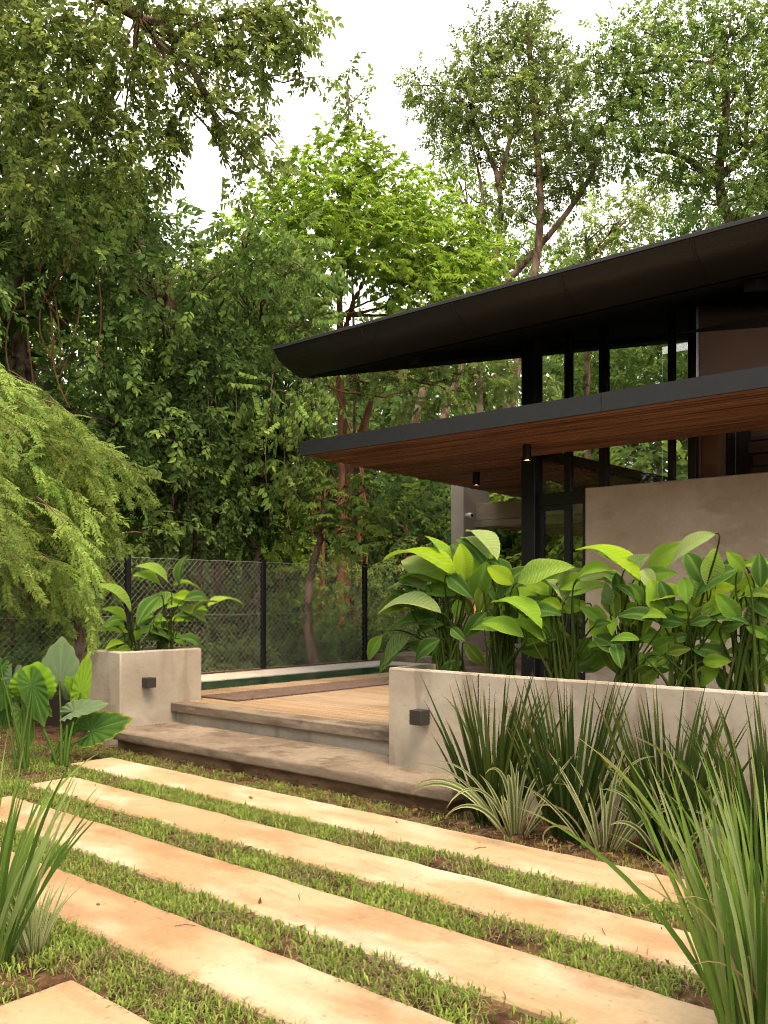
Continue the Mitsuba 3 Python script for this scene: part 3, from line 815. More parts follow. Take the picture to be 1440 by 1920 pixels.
cl = [C(*q) for q in [(1150, 90, 25.5, 52), (1210, 60, 25.5, 60), (1290, 40, 25.5, 64), (1370, 30, 25, 64), (1440, 40, 25, 64), (1160, 160, 25.5, 56), (1235, 140, 25, 62), (1310, 130, 24.8, 60), (1400, 130, 24.6, 64), (1465, 140, 24.8, 56), (1130, 215, 25.6, 46), (1200, 230, 25, 60), (1280, 220, 24.6, 60), (1360, 230, 24.4, 56), (1430, 240, 24.4, 62),
                      (1180, 300, 25.6, 40), (1260, 300, 24.8, 52), (1330, 310, 24.6, 42), (1420, 330, 24.4, 58), (1470, 300, 24.6, 50), (1390, 375, 24.6, 44), (1300, 370, 25, 40), (1440, 395, 24.6, 44), (1095, 130, 25.8, 30)]]
t, fo, tr, rng = tree('tall_tree', 'tall spreading tree behind the roof at the right edge, thick forked trunk', 'tree', cl, [G(1365, 25), W(1362, 400, 25), W(1345, 340, 25), W(1350, 270, 25), W(1352, 120, 25)], .27, 109, 'broad', .29, 80, (.185, .275, .075), light=(.28, .38, .09), fork=.4, limb_r=.045, twigs=5, shell=.15, spread=.3,
                      stems=[([W(1352, 350, 25), W(1320, 320, 25), W(1255, 288, 25), W(1190, 282, 25.2)], .12), ([W(1350, 330, 25), W(1400, 290, 24.8), W(1440, 240, 24.6)], .13), ([W(1350, 200, 25), W(1330, 130, 25), W(1385, 50, 25)], .08), ([W(1400, 290, 24.8), W(1405, 190, 24.8), W(1440, 110, 24.8)], .07)])
crown(t, fo, 'leaf_thin')

# lower trees behind the roof
for lab, cl, col in [('rounded brownish-green tree behind the roof, under the two tall trees', [(1100, 430, 31, 60), (1170, 410, 31, 55), (1220, 370, 32, 50), (1060, 480, 31, 55), (1130, 490, 31, 60), (1210, 460, 31, 60), (1240, 330, 33, 40)], OLIVE),
                     ('dense mid-green tree behind the roof at the foot of the forked trunk', [(1290, 430, 29, 55), (1340, 400, 30, 50), (1400, 420, 29, 60), (1450, 390, 29, 55), (1260, 490, 29, 50)], (.085, .15, .04)),
                     ('light green tree behind the middle of the roof, beside the bright tree', [(900, 380, 30, 46), (860, 340, 31, 42), (830, 320, 31, 30), (940, 460, 30, 55), (1000, 470, 30, 55), (980, 540, 29, 55), (1050, 540, 29, 50), (910, 560, 29, 45)], MID)]:
    q = [C(*k) for k in cl]
    t, fo, tr, rng = tree('background_tree', lab, 'tree', q, [G(cl[0][0], cl[0][2]), W(cl[0][0], cl[0][1] + 60, cl[0][2])], .18, 110 + int(cl[0][0]) % 37, 'broad', .38, 50, np.asarray(col) * 1.35, light=(.22, .31, .07), group='lower trees behind the roof')
    crown(t, fo, 'leaf_thin')

# pale-green weeping tree in front of the fence at the left, made of arching twigs that carry feathery sprays
cl = [C(*q) for q in [(-40, 800, 11.2, 40), (20, 800, 11.2, 36), (-20, 900, 11.0, 40), (60, 880, 10.9, 34), (0, 990, 11, 36), (70, 990, 10.9, 32), (90, 1080, 11, 30)]]
t, fo, tr, rng = tree('weeping_tree', 'pale fresh-green small-leaved tree drooping in from the left edge in front of the fence', 'tree', cl, [G(146, 11.3, 0), W(143, 1180, 11.3), W(120, 1000, 11.2), W(40, 800, 11.1)], .075, 120, 'feather', .30, 26, (.17, .27, .05), light=(.25, .36, .06), lod=0, limb_r=.012, twigs=4, fork=.5, droop=.35, shell=.05, lean=(.55, .48, -.35))
from shapely.geometry import Point
REG = Polygon([(-90, 735), (40, 725), (110, 765), (165, 815), (215, 850), (300, 905), (262, 925), (225, 935), (255, 1015), (205, 1020), (215, 1080), (180, 1120), (205, 1185), (120, 1170), (60, 1130), (-90, 1130)])
got = 0
while got < 150:
    ex, ey = R.uniform(-60, 305), R.uniform(725, 1190)
    if not REG.contains(Point(ex, ey)): continue
    got += 1
    L = R.uniform(80, 190); a_ = math.radians(R.uniform(12, 50) + (18 if ey > 1050 else 0)); Zt = 10.9 + R.normal(0, .8)
    if R.rand() < .25: ex, ey = ex + R.uniform(-25, 25), ey + R.uniform(-30, 15)
    sx, sy = ex - L * math.cos(a_), ey - L * math.sin(a_)
    p = spline([W(sx, sy, Zt + .1), W((sx + ex) / 2 + 6, (sy + ey) / 2 - L * .12, Zt), W(ex, ey, Zt - .1)], 14)
    part(t, 'twig', tube(p, np.linspace(.006, .0018, 14), 4, cap=False), 'bark', smooth=True)
    k = np.arange(3, 14, 1); m_ = len(k)
    ax = unit(p[np.minimum(k + 1, 13)] - p[k - 1]) + R.normal(0, .42, (m_, 3)) + [0, 0, -.15]
    fo.sprigs(p[k], ax, np.array([.15, -.35, 1.0]) + R.normal(0, .22, (m_, 3)), .24 + .12 * R.rand(m_), np.array([(.285, .40, .11)]) * (R.uniform(.5, 1.35) * (1 + R.normal(0, .12, (m_, 1)))) + np.array([(.05, .04, .0)]) * R.rand())
crown(t, fo, 'leaf_thin')

# small tree by the pool, behind the fence
cl = [C(*q) for q in [(600, 920, 15.3, 40), (560, 940, 15.4, 40), (640, 930, 15.3, 42), (690, 950, 15.5, 40), (545, 900, 15.5, 32), (600, 985, 15.2, 34), (655, 985, 15.3, 36), (540, 985, 15.6, 28), (700, 910, 15.6, 36), (730, 960, 15.7, 26), (635, 895, 15.4, 34)]]
t, fo, tr, rng = tree('small_tree', 'slim tree with a leaning bare brown trunk rising beside the pool', 'tree', cl, [GX(589, 1247, -11.25), W(577, 1190, 15.5), W(575, 1140, 15.5), W(581, 1080, 15.5), W(596, 1010, 15.45), W(606, 940, 15.4)], .095, 121, 'palmate', .36, 44, (.15, .235, .055), light=(.21, .30, .06), lod=0, fork=.7, limb_r=.03, twigs=5, droop=.35, trunk_r1=.5)
crown(t, fo)

# dark trees beyond the pavilion
for lab, cl, col in [('dark tree beyond the fence, left of the grey pillar', [(760, 930, 21, 60), (720, 980, 21, 55), (790, 1000, 21, 55), (810, 940, 22, 50), (750, 1050, 20, 50), (800, 1080, 20, 50), (700, 900, 22, 50)], (.11, .185, .065)),
                     ('dark tree behind the pavilion beam, right of the grey pillar', [(940, 930, 26, 60), (930, 1020, 25, 55), (980, 1060, 25, 55), (1050, 1000, 26, 60), (960, 1120, 24, 50), (1040, 1090, 25, 50), (880, 1090, 24, 45)], (.11, .185, .065))]:
    q = [C(*k) for k in cl]
    t, fo, tr, rng = tree('shade_tree', lab, 'tree', q, [G(cl[0][0], cl[0][2]), W(cl[0][0], cl[0][1] + 60, cl[0][2])], .14, 131 + cl[0][0] % 29, 'broad', .42, 42, col, light=MID, group='dark trees beyond the terrace')
    crown(t, fo)

# undergrowth behind the fence
for lab, px, Z, base, shape, col in [
    ('yellow-green shrub behind the fence at the far left', 60, 14.5, 1200, [(20, 1090, 60), (80, 1120, 55), (40, 1170, 55), (110, 1070, 45), (120, 1150, 45), (-20, 1150, 55)], (.20, .29, .05)),
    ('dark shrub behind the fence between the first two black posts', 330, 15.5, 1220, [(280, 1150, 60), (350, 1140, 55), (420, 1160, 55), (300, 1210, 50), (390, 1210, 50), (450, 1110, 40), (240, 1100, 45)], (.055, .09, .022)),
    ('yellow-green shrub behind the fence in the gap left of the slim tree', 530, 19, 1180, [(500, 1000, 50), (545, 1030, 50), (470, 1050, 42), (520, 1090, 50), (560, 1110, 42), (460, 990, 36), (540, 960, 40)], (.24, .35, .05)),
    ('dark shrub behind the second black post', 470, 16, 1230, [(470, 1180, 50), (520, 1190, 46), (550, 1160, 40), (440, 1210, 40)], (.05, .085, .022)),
    ('light green shrub behind the fence right of the slim tree', 660, 18.5, 1200, [(620, 1080, 42), (660, 1110, 46), (640, 1160, 46), (700, 1060, 42), (690, 1160, 42), (720, 1110, 40), (610, 1030, 36)], (.20, .29, .08)),
]:
    q = [C(a, b, Z + R.normal(0, .5), r) for a, b, r in shape]
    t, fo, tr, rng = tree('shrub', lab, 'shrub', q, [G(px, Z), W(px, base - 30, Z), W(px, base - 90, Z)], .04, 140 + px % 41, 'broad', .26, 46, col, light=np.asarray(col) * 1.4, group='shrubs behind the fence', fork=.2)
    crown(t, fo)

ugk = thing('undergrowth', 'low green plants covering the ground behind the fence', 'undergrowth', kind='stuff')
fo = Foliage(55, 'broad', 1)
n = 7500
yy = R.uniform(3, 26, n); xx = -11.5 - R.rand(n) ** 1.6 * 16
hh = .25 + .75 * meshkit.fbm(np.stack([xx * .5, yy * .5, xx * 0], -1)) * np.clip((-11.3 - xx) / 1.5, .3, 1.4)
p = np.stack([xx, yy, .4 + hh * R.rand(n)], -1)
fo.sprigs(p, R.normal(0, .7, (n, 3)) + [.3, -.2, .35], np.array([0, 0, 1.0]) + R.normal(0, .35, (n, 3)), .28 * (.7 + .6 * R.rand(n)), np.array([(.18, .27, .075)]) * (1 + R.normal(0, .25, (n, 1))))
m, c = fo.mesh()
put(ugk, m, 'leaf_thin', color=c)

fk = thing('forest', 'dense forest closing the view behind the trees', 'forest', kind='stuff')
fo = Foliage(56, 'broad', 1)
for i in range(330):
    px = R.uniform(-250, 1750)
    Z = R.uniform(32, 44) if i % 3 else R.uniform(23, 30)
    top = (540 if px < 560 else (640 if px < 1000 else 560)) if i % 3 else 860
    py = R.uniform(top, 1125)
    cc = (.27, .38, .075) if R.rand() < (.5 if 1000 < px < 1340 else .3) else np.array((.13, .20, .055)) * R.uniform(.6, 1.5)
    fo.clump(W(px, py, Z), R.uniform(1.2, 2.1), 95, .7, cc, squash=.9)
m, c = fo.mesh()
put(fk, m, 'leaf_thin', color=c)
# the wood goes on round the garden, outside the frame; the windows mirror it
fk = thing('woodland', 'woodland on the street side of the garden', 'woodland', kind='stuff')
fo = Foliage(57, 'broad', 1)
for i in range(120):
    a = R.uniform(-2.9, -1.35) if i % 3 else R.uniform(-3.6, -2.9)
    d = R.uniform(15, 24)
    fo.clump((d * math.cos(a), d * math.sin(a), R.uniform(0.5, 9)), R.uniform(1.2, 2.2), 70, .9, np.array((.07, .12, .03)) * R.uniform(.6, 1.5), squash=.9)
m, c = fo.mesh()
put(fk, m, 'leaf', color=c)

# ------------------------------------------------------------------ big-leaved plants in the planters
EYEP = np.array([0, 0, EYE])
OVAL = np.array([(0, 0), (.04, .20), (.12, .52), (.25, .86), (.38, 1.0), (.52, .97), (.66, .82), (.8, .57), (.9, .33), (.96, .15), (1, 0)])


def paddle(base, tip, half, tilt_up, col, rng, sag=.34, cup=.30, stripes=15, pale=False, n=40, m=4):
    "a paddle leaf: midrib from base to tip, side veins pressed in, margins waved"
    base, tip = np.asarray(base), np.asarray(tip)
    tip = tip + (tip - base) * .12
    d = tip - base; L = np.linalg.norm(d); d = d / L
    view = unit(EYEP - (base + tip) / 2)
    view = unit(view - d * (view @ d))
    half = min(half * .72, .235 * L); true = max(half, .2 * L)
    ang = math.acos(min(1.0, half / true))
    side = unit(np.cross(view, d))
    sgn = 1 if side[2] > 0 else -1
    nrm = unit(view * math.cos(ang) + side * math.sin(ang) * sgn * tilt_up)
    s = unit(np.cross(nrm, d))
    u = np.linspace(0, 1, n); w = np.interp(u, OVAL[:, 0], OVAL[:, 1]) * true
    w = w * (1 + .05 * np.sin(u * 11 + rng.rand() * 6))
    v = np.linspace(-1, 1, 2 * m + 1)
    U, V = np.meshgrid(u, v, indexing='ij')
    ph = rng.rand() * 6
    vein = np.sin(2 * np.pi * stripes * (U - .16 * np.abs(V)))
    cl_ = cup * rng.uniform(.4, 1.5)
    off = cl_ * np.abs(V) ** 1.15 * w[:, None] + .10 * w[:, None] * V * rng.uniform(-1.5, 1.5) * U - .035 * true * (1 - np.abs(V)) ** 3 + .0022 * vein * (np.abs(V) > .05) * np.abs(V) ** .5 + .05 * true * np.abs(V) ** 2 * np.sin(U * 7 + ph + V * 1.5)
    bend = sag * L * (4 * U * (1 - U) * .6 + .0) - sag * L * U ** 2 * .5
    drop = -.10 * L * U ** 3
    P = base + d * (L * U)[..., None] + s * (V * w[:, None])[..., None] + nrm * (off + bend * .5)[..., None] + np.array([0, 0, 1.0]) * drop[..., None] * (0 if d[2] < -.5 else 1)
    k = (np.arange(n - 1)[:, None] * (2 * m + 1) + np.arange(2 * m)[None]).ravel()
    f = np.stack([k, k + 2 * m + 1, k + 2 * m + 2, k + 1], 1)
    c = np.asarray(col) * (1 + .10 * vein[..., None] + rng.normal(0, .05))
    rib = np.exp(-(V / .07) ** 2)[..., None]
    c = c * (1 - .45 * rib) + np.array((.26, .34, .10)) * .45 * rib
    if pale:
        st = np.clip(vein, 0, 1)[..., None] * (np.abs(V) > .08)[..., None]
        c = c * (1 - .5 * st) + np.array((.42, .50, .24)) * .5 * st
    edge = (np.abs(V) > .97)[..., None] * .35
    c = c * (1 - edge) + np.array((.36, .40, .12)) * edge
    tipb = np.clip((U - .93) / .07, 0, 1)[..., None] * rng.rand() * .8
    c = c * (1 - tipb) + np.array((.36, .24, .10)) * tipb
    return (P.reshape(-1, 3), f), np.clip(c.reshape(-1, 3), .005, .9)


def stalk(base, root, d, r0, r1, rng, bow=.12):
    base, root = np.asarray(base), np.asarray(root)
    H = np.linalg.norm(base - root)
    p1 = root + (base - root) * [.28, .28, 0] + np.array([0, 0, H * .45]) + rng.normal(0, .015, 3)
    p2 = base - unit(d) * min(.12, .2 * H)
    t = np.linspace(0, 1, 14)[:, None]
    p = (1 - t) ** 3 * root + 3 * t * (1 - t) ** 2 * p1 + 3 * t * t * (1 - t) * p2 + t ** 3 * base
    return tube(p, np.r_[np.linspace(r0, r0 * .75, 5), np.linspace(r0 * .6, r1, 9)], 7)


YG, LG, GR, DG, PG, OL = (.25, .39, .02), (.19, .34, .03), (.12, .25, .028), (.06, .14, .028), (.27, .36, .13), (.095, .155, .02)


def leafy_plants(leaves, roots, plane, names, seed, extra=3, span=34, minlen=34):
    rng = np.random.RandomState(seed)
    more_ = []                                          # smaller leaves further back in each clump
    for (bx, by), (tx, ty), wpx, col, kw in leaves:
        for q in range(extra // 3):
            if rng.rand() < .66:
                dx, dy, sc_ = rng.uniform(-1, 1) * span, rng.uniform(-14, 42), rng.uniform(.65, 1.05)
                a_ = rng.normal(0, .45); sc_ *= max(1.0, minlen / math.hypot(tx - bx, ty - by)); ex, ey = (tx - bx) * sc_, (ty - by) * sc_
                dy = max(dy, 1065 - by) if by > 900 else dy
                more_.append(((bx + dx, by + dy), (bx + dx + ex * math.cos(a_) - ey * math.sin(a_), min(by + dy + ex * math.sin(a_) + ey * math.cos(a_), by + dy + 45)), wpx * sc_, np.asarray((LG, GR, DG, DG, OL)[rng.randint(5)]), {'back': 1}))
    leaves = leaves + more_
    keys = [thing('leafy_plant', lab, 'plant', grp) for lab, grp in names]
    rpos = [np.asarray(r, float) for _, r in roots]
    tops = {i: [] for i in range(len(roots))}
    for (bx, by), (tx, ty), wpx, col, kw in leaves:
        i = int(np.argmin([abs(bx - r[0]) for r in roots]))
        o = rng.uniform(-.14, .14) + .12 * kw.get('back', 0)
        b = plane(bx, by, o); tp = plane(tx, ty, o + kw.get('dt', rng.uniform(-.10, .10)))
        Zb = -b[0] * A1 + b[1] * B1
        half = wpx * .5 * Zb / F
        kk = {q: kw[q] for q in kw if q in ('pale', 'sag', 'cup')}
        m, c = paddle(b, tp, half, kw.get('tilt', 1), col, rng, **kk)
        part(keys[i], 'leaf', m, 'leaf_gloss', smooth=True, color=c)
        rt = rpos[i] + np.array([rng.uniform(-.10, .10), rng.uniform(-.08, .08), 0])
        sm = stalk(b, rt, tp - b, rng.uniform(.010, .016), .0042, rng)
        cc = np.asarray((.055, .085, .018)) * rng.uniform(.6, 1.2) * np.ones((len(sm[0]), 1))
        part(keys[i], 'stalk', sm, 'blade', smooth=True, color=cc)
        tops[i].append(b)
    for i in list(tops):                                     # short sheaths round the foot
        for q in range(3):
            rt = rpos[i] + np.array([rng.uniform(-.14, .14), rng.uniform(-.1, .1), 0])
            h = rng.uniform(.25, .5); e = rt + [rng.uniform(-.16, .16), rng.uniform(-.1, .1), h]
            sm = stalk(e, rt, np.array([0, 0, 1.0]), .014, .004, rng)
            part(keys[i], 'sheath', sm, 'blade', smooth=True, color=np.asarray((.065, .08, .022)) * np.ones((len(sm[0]), 1)))
    return keys


def c4(x, y): return 720 + x / 2, 640 + y / 2
def c7(x, y): return 960 + x / 3, 960 + y / 3
def c2(x, y): return x / 3.4286, 1000 + y / 3.4286


LR = []
for b, tp, w, col, kw in [
    ((268, 880), (25, 770), 48, YG, {}), ((215, 905), (75, 805), 62, PG, dict(pale=True)), ((305, 900), (290, 757), 78, YG, {}), ((425, 822), (322, 690), 44, PG, dict(pale=True)), ((390, 815), (300, 718), 36, PG, {}),
    ((305, 890), (438, 822), 30, YG, {}), ((490, 915), (395, 838), 80, YG, {}), ((500, 905), (686, 825), 56, LG, dict(pale=True)), ((478, 885), (320, 893), 44, LG, {}), ((160, 912), (65, 880), 22, LG, {}), ((165, 940), (25, 906), 24, PG, {}),
    ((282, 955), (145, 925), 48, GR, {}), ((205, 1005), (30, 958), 40, DG, {}), ((215, 1018), (0, 978), 40, PG, dict(pale=True)), ((100, 1108), (0, 1195), 42, DG, dict(pale=True)), ((212, 1118), (120, 1178), 40, DG, {}),
    ((380, 905), (355, 1010), 80, OL, {}), ((592, 1078), (425, 950), 46, LG, {}), ((470, 1085), (325, 1062), 40, GR, {}), ((525, 1110), (380, 1040), 46, LG, {}), ((425, 968), (368, 1040), 54, OL, {}), ((460, 930), (500, 1000), 60, LG, {}),
    ((300, 960), (330, 1030), 40, OL, {}), ((250, 1075), (300, 1120), 34, DG, {}), ((130, 1085), (210, 1050), 30, DG, {}), ((560, 1080), (430, 1010), 50, DG, {}), ((240, 880), (320, 940), 44, DG, {})]:
    LR.append((c4(*b), c4(*tp), w, col, kw))
for b, tp, w, col, kw in [
    ((225, 470), (78, 388), 34, LG, {}), ((350, 575), (215, 362), 42, PG, dict(pale=True)), ((255, 400), (398, 318), 38, PG, dict(pale=True)), ((370, 375), (535, 295), 26, LG, {}), ((380, 380), (545, 330), 34, PG, {}), ((320, 475), (520, 392), 34, LG, dict(pale=True)),
    ((290, 550), (150, 495), 36, YG, {}), ((180, 640), (95, 570), 36, LG, {}), ((50, 520), (180, 490), 30, DG, {}), ((350, 705), (62, 765), 46, GR, dict(tilt=-1)), ((450, 700), (360, 820), 52, GR, {}), ((610, 745), (442, 735), 48, LG, {}), ((525, 635), (395, 525), 34, GR, {}),
    ((720, 385), (405, 165), 44, YG, {}), ((690, 300), (535, 200), 44, YG, {}), ((640, 320), (755, 235), 44, PG, dict(pale=True)), ((800, 440), (735, 310), 58, PG, dict(pale=True)), ((725, 525), (1003, 435), 34, YG, {}), ((560, 585), (562, 680), 44, LG, {}),
    ((545, 525), (530, 400), 60, DG, dict(pale=True)), ((690, 605), (842, 565), 26, LG, {}), ((690, 490), (590, 402), 20, DG, {}), ((735, 605), (815, 495), 34, YG, {}), ((720, 470), (735, 350), 44, GR, {}),
    ((1145, 122), (905, 245), 42, PG, {}), ((1310, 340), (1215, 215), 34, LG, {}), ((1300, 300), (1440, 268), 28, LG, {}), ((1120, 440), (1135, 203), 68, LG, dict(pale=True)), ((1000, 560), (1072, 310), 42, GR, dict(pale=True)), ((985, 520), (965, 358), 40, GR, {}),
    ((1265, 425), (1032, 480), 44, YG, {}), ((1280, 440), (1460, 330), 50, YG, {}), ((1215, 500), (1450, 415), 36, LG, {}), ((990, 560), (862, 510), 24, LG, {}), ((970, 680), (1042, 505), 38, YG, {}), ((1060, 575), (1215, 490), 44, LG, {}), ((1260, 690), (1070, 665), 54, GR, {}),
    ((970, 625), (825, 600), 40, DG, {}), ((960, 700), (818, 725), 42, GR, {}), ((720, 720), (570, 705), 24, GR, {}), ((850, 735), (730, 700), 40, GR, {}), ((790, 830), (712, 845), 30, DG, {}), ((880, 820), (810, 850), 36, OL, {}), ((1080, 770), (1030, 890), 60, DG, {}),
    ((1390, 480), (1345, 710), 64, OL, dict(pale=True)), ((1320, 770), (1215, 775), 36, GR, {}), ((1330, 735), (1450, 780), 44, DG, {}), ((1180, 650), (1285, 615), 38, DG, {}), ((1270, 790), (1370, 800), 34, DG, {}), ((1400, 560), (1460, 480), 44, LG, {}), ((900, 720), (1000, 690), 36, DG, {}), ((870, 790), (990, 760), 40, OL, {}),
    ((660, 640), (600, 560), 34, DG, {}), ((580, 740), (610, 860), 40, DG, {}), ((1000, 600), (900, 540), 30, GR, {}), ((1440, 700), (1330, 640), 40, GR, {}), ((470, 640), (540, 610), 26, DG, {}), ((1130, 600), (1010, 620), 34, DG, {})]:
    LR.append((c7(*b), c7(*tp), w, col, kw))
rootsR = [(px, GY(px, 1252 + (px - 722) * .066, 5.83) * [1, 1, 0] + [0, 0, .905]) for px in (848, 935, 1058, 1180, 1290, 1400)]
GRP = 'big-leaved plants in the long planter'
names = [(f'big-leaved plant with bright leaves, {q} from the left in the long planter', GRP) for q in ('first', 'second', 'third', 'fourth', 'fifth', 'sixth')]
leafy_plants(LR, rootsR, lambda px, py, o: GY(px, py, 5.83 + o), names, 301, extra=6, span=58, minlen=74)
LL = []
for b, tp, w, col, kw in [
    ((1080, 320), (905, 190), 22, LG, dict(pale=True)), ((1040, 350), (888, 245), 16, LG, {}), ((840, 505), (670, 310), 24, LG, dict(pale=True)), ((815, 570), (683, 470), 22, LG, {}), ((1110, 342), (1268, 328), 11, LG, {}), ((1130, 395), (920, 512), 38, GR, dict(pale=True)), ((1110, 410), (1255, 408), 30, YG, {}),
    ((1150, 485), (1330, 560), 30, LG, dict(pale=True)), ((1335, 470), (1545, 415), 14, YG, dict(pale=True)), ((955, 590), (1125, 638), 20, LG, {}), ((1050, 640), (1188, 700), 24, GR, {}), ((865, 620), (900, 685), 24, LG, {}), ((825, 640), (672, 605), 18, LG, {}), ((800, 705), (690, 722), 15, YG, {}), ((805, 600), (698, 585), 13, GR, {}),
    ((980, 540), (870, 580), 22, DG, {}), ((1150, 530), (1270, 552), 20, DG, {}), ((880, 560), (980, 520), 20, GR, {}), ((1030, 660), (940, 670), 22, DG, {}), ((840, 660), (760, 680), 20, DG, {}), ((1060, 480), (1180, 430), 30, LG, {})]:
    LL.append((c2(*b), c2(*tp), w, col, kw))
rootsL = [(px, GX(px, 1219, -8.6) * [1, 1, 0] + [0, 0, .905]) for px in (247, 306)]
leafy_plants(LL, rootsL, lambda px, py, o: GX(px, py, -8.6 + o * .8), [('big-leaved green plant in the low left planter, left clump with upright pointed leaves', None), ('big-leaved green plant in the low left planter, right clump with one leaf pointing far right', None)], 302, extra=4)


# ------------------------------------------------------------------ elephant ears at the left
def ear(base, tip, wpx, Z, col, rng, tilt=.3, sag=.1, pale=False, dz=0.0, notch=160, n=46, m=11):
    "heart-shaped leaf as a fan round the leaf stalk: lobes, radiating veins, waved margin"
    b, tp = W(base[0], base[1], Z), W(tip[0], tip[1], Z + dz)
    d = tp - b; L = np.linalg.norm(d); d /= L
    view = unit(EYEP - b); view = unit(view - d * (view @ d))
    nrm = unit(view + tilt * np.array([0, 0, 1.0])); nrm = unit(nrm - d * (nrm @ d))
    s = np.cross(nrm, d)
    th = np.radians(np.linspace(-notch, notch, 2 * n + 1))
    ad = np.abs(np.degrees(th))
    r = np.interp(ad, [0, 8, 20, 40, 60, 80, 100, 120, 140, 155, 170], [1, .95, .83, .69, .62, .585, .57, .56, .54, .46, .3])
    vein_at = np.array([0, 22, 44, 68, 92, 116, 138])
    dv = np.min(np.abs(ad[:, None] - vein_at[None]), 1)
    r = r * (1 - .03 * np.clip(1 - dv / 11, 0, 1) * 0 + .03 * np.cos(dv / 11 * np.pi))
    half = wpx * .5 * Z / F
    k = half / (.62 * L)
    rho = np.linspace(0, 1, m)
    TH, RH = np.meshgrid(th, rho, indexing='ij'); RR = r[:, None] * RH * L
    ruff = np.cos(dv / 11 * np.pi)[:, None]
    z = -.014 * L * ruff * RH ** 1.5 - sag * L * RH ** 2 * np.cos(TH) ** 2 + .10 * L * RH * np.abs(np.sin(TH)) + .02 * L * RH ** 3 * np.sin(TH * 17 + rng.rand() * 6)
    P = b + d * (RR * np.cos(TH))[..., None] + s * (RR * np.sin(TH) * k)[..., None] + nrm * z[..., None]
    q = (np.arange(2 * n)[:, None] * m + np.arange(m - 1)[None]).ravel()
    f = np.stack([q, q + m, q + m + 1, q + 1], 1)
    vn = np.exp(-(dv / 1.5) ** 2)[:, None, None] * np.where(ad < 3, 1, .55)[:, None, None] * (1.1 - .6 * RH)[..., None]
    c = np.asarray(col) * (1 + .06 * ruff[..., None] * np.ones_like(RH)[..., None])
    c = c * (1 - .5 * vn) + np.array((.24, .36, .12)) * .5 * vn
    e = (RH > .93)[..., None] * (.55 if pale else .18)
    c = c * (1 - e) + np.array((.40, .42, .06)) * e
    return (P.reshape(-1, 3), f), np.clip(c.reshape(-1, 3), .004, .9), b


def c5(x, y): return x / 4.8, 1180 + y / 4.8


rng = np.random.RandomState(401)
GREY, EG, EB = (.15, .225, .12), (.062, .14, .028), (.14, .28, .018)
EARS = [('elephant ear plant with a large grey-green leaf standing behind the others', (130, 1432), 8.95, [((535, 470), (560, 75), 400, GREY, .15, {}), ((725, 570), (795, 215), 170, LG, .2, {}), ((655, 480), (690, 640), 150, EB, .2, {}), ((110, 440), (60, 740), 190, GREY, .1, {})]),
        ('elephant ear plant at the left edge, a bright leaf over a shiny hanging one', (50, 1440), 8.55, [((300, 525), (330, 300), 430, EB, 1.4, dict(sag=.3)), ((285, 500), (400, 870), 250, EG, .2, dict(sag=.15)), ((195, 735), (285, 1065), 190, (.12, .21, .05), .1, dict(pale=True)), ((40, 560), (-60, 760), 200, EG, .4, {}), ((10, 330), (-60, 480), 150, DG, .4, {}), ((90, 640), (20, 900), 170, EG, .3, {}), ((330, 640), (470, 780), 150, DG, .5, {})]),
        ('elephant ear plant with two wide low leaves beside the planter, one yellow-edged', (110, 1430), 8.6, [((660, 740), (955, 650), 210, GREY, .9, dict(sag=.12)), ((818, 912), (1165, 800), 330, EG, .3, dict(pale=True, sag=.12)), ((640, 900), (560, 1010), 120, DG, .4, {})])]
for lab, foot, Z, lv in EARS:
    t = thing('elephant_ear', lab, 'plant', 'elephant ear plants')
    ft = GZ(foot[0], foot[1], 0.0)
    for (bb, tt, w, col, tilt, kw) in lv:
        m, c, b = ear(c5(*bb), c5(*tt), w / 4.8, Z + rng.uniform(-.15, .15), col, rng, tilt, **kw)
        part(t, 'leaf', m, 'leaf_gloss', smooth=True, color=c)
        sm = stalk(b, ft + [rng.uniform(-.1, .1), rng.uniform(-.1, .1), 0], np.array([0, 0, 1.0]), .016, .008, rng)
        part(t, 'stalk', sm, 'blade', smooth=True, color=np.asarray((.075, .14, .028)) * np.ones((len(sm[0]), 1)))


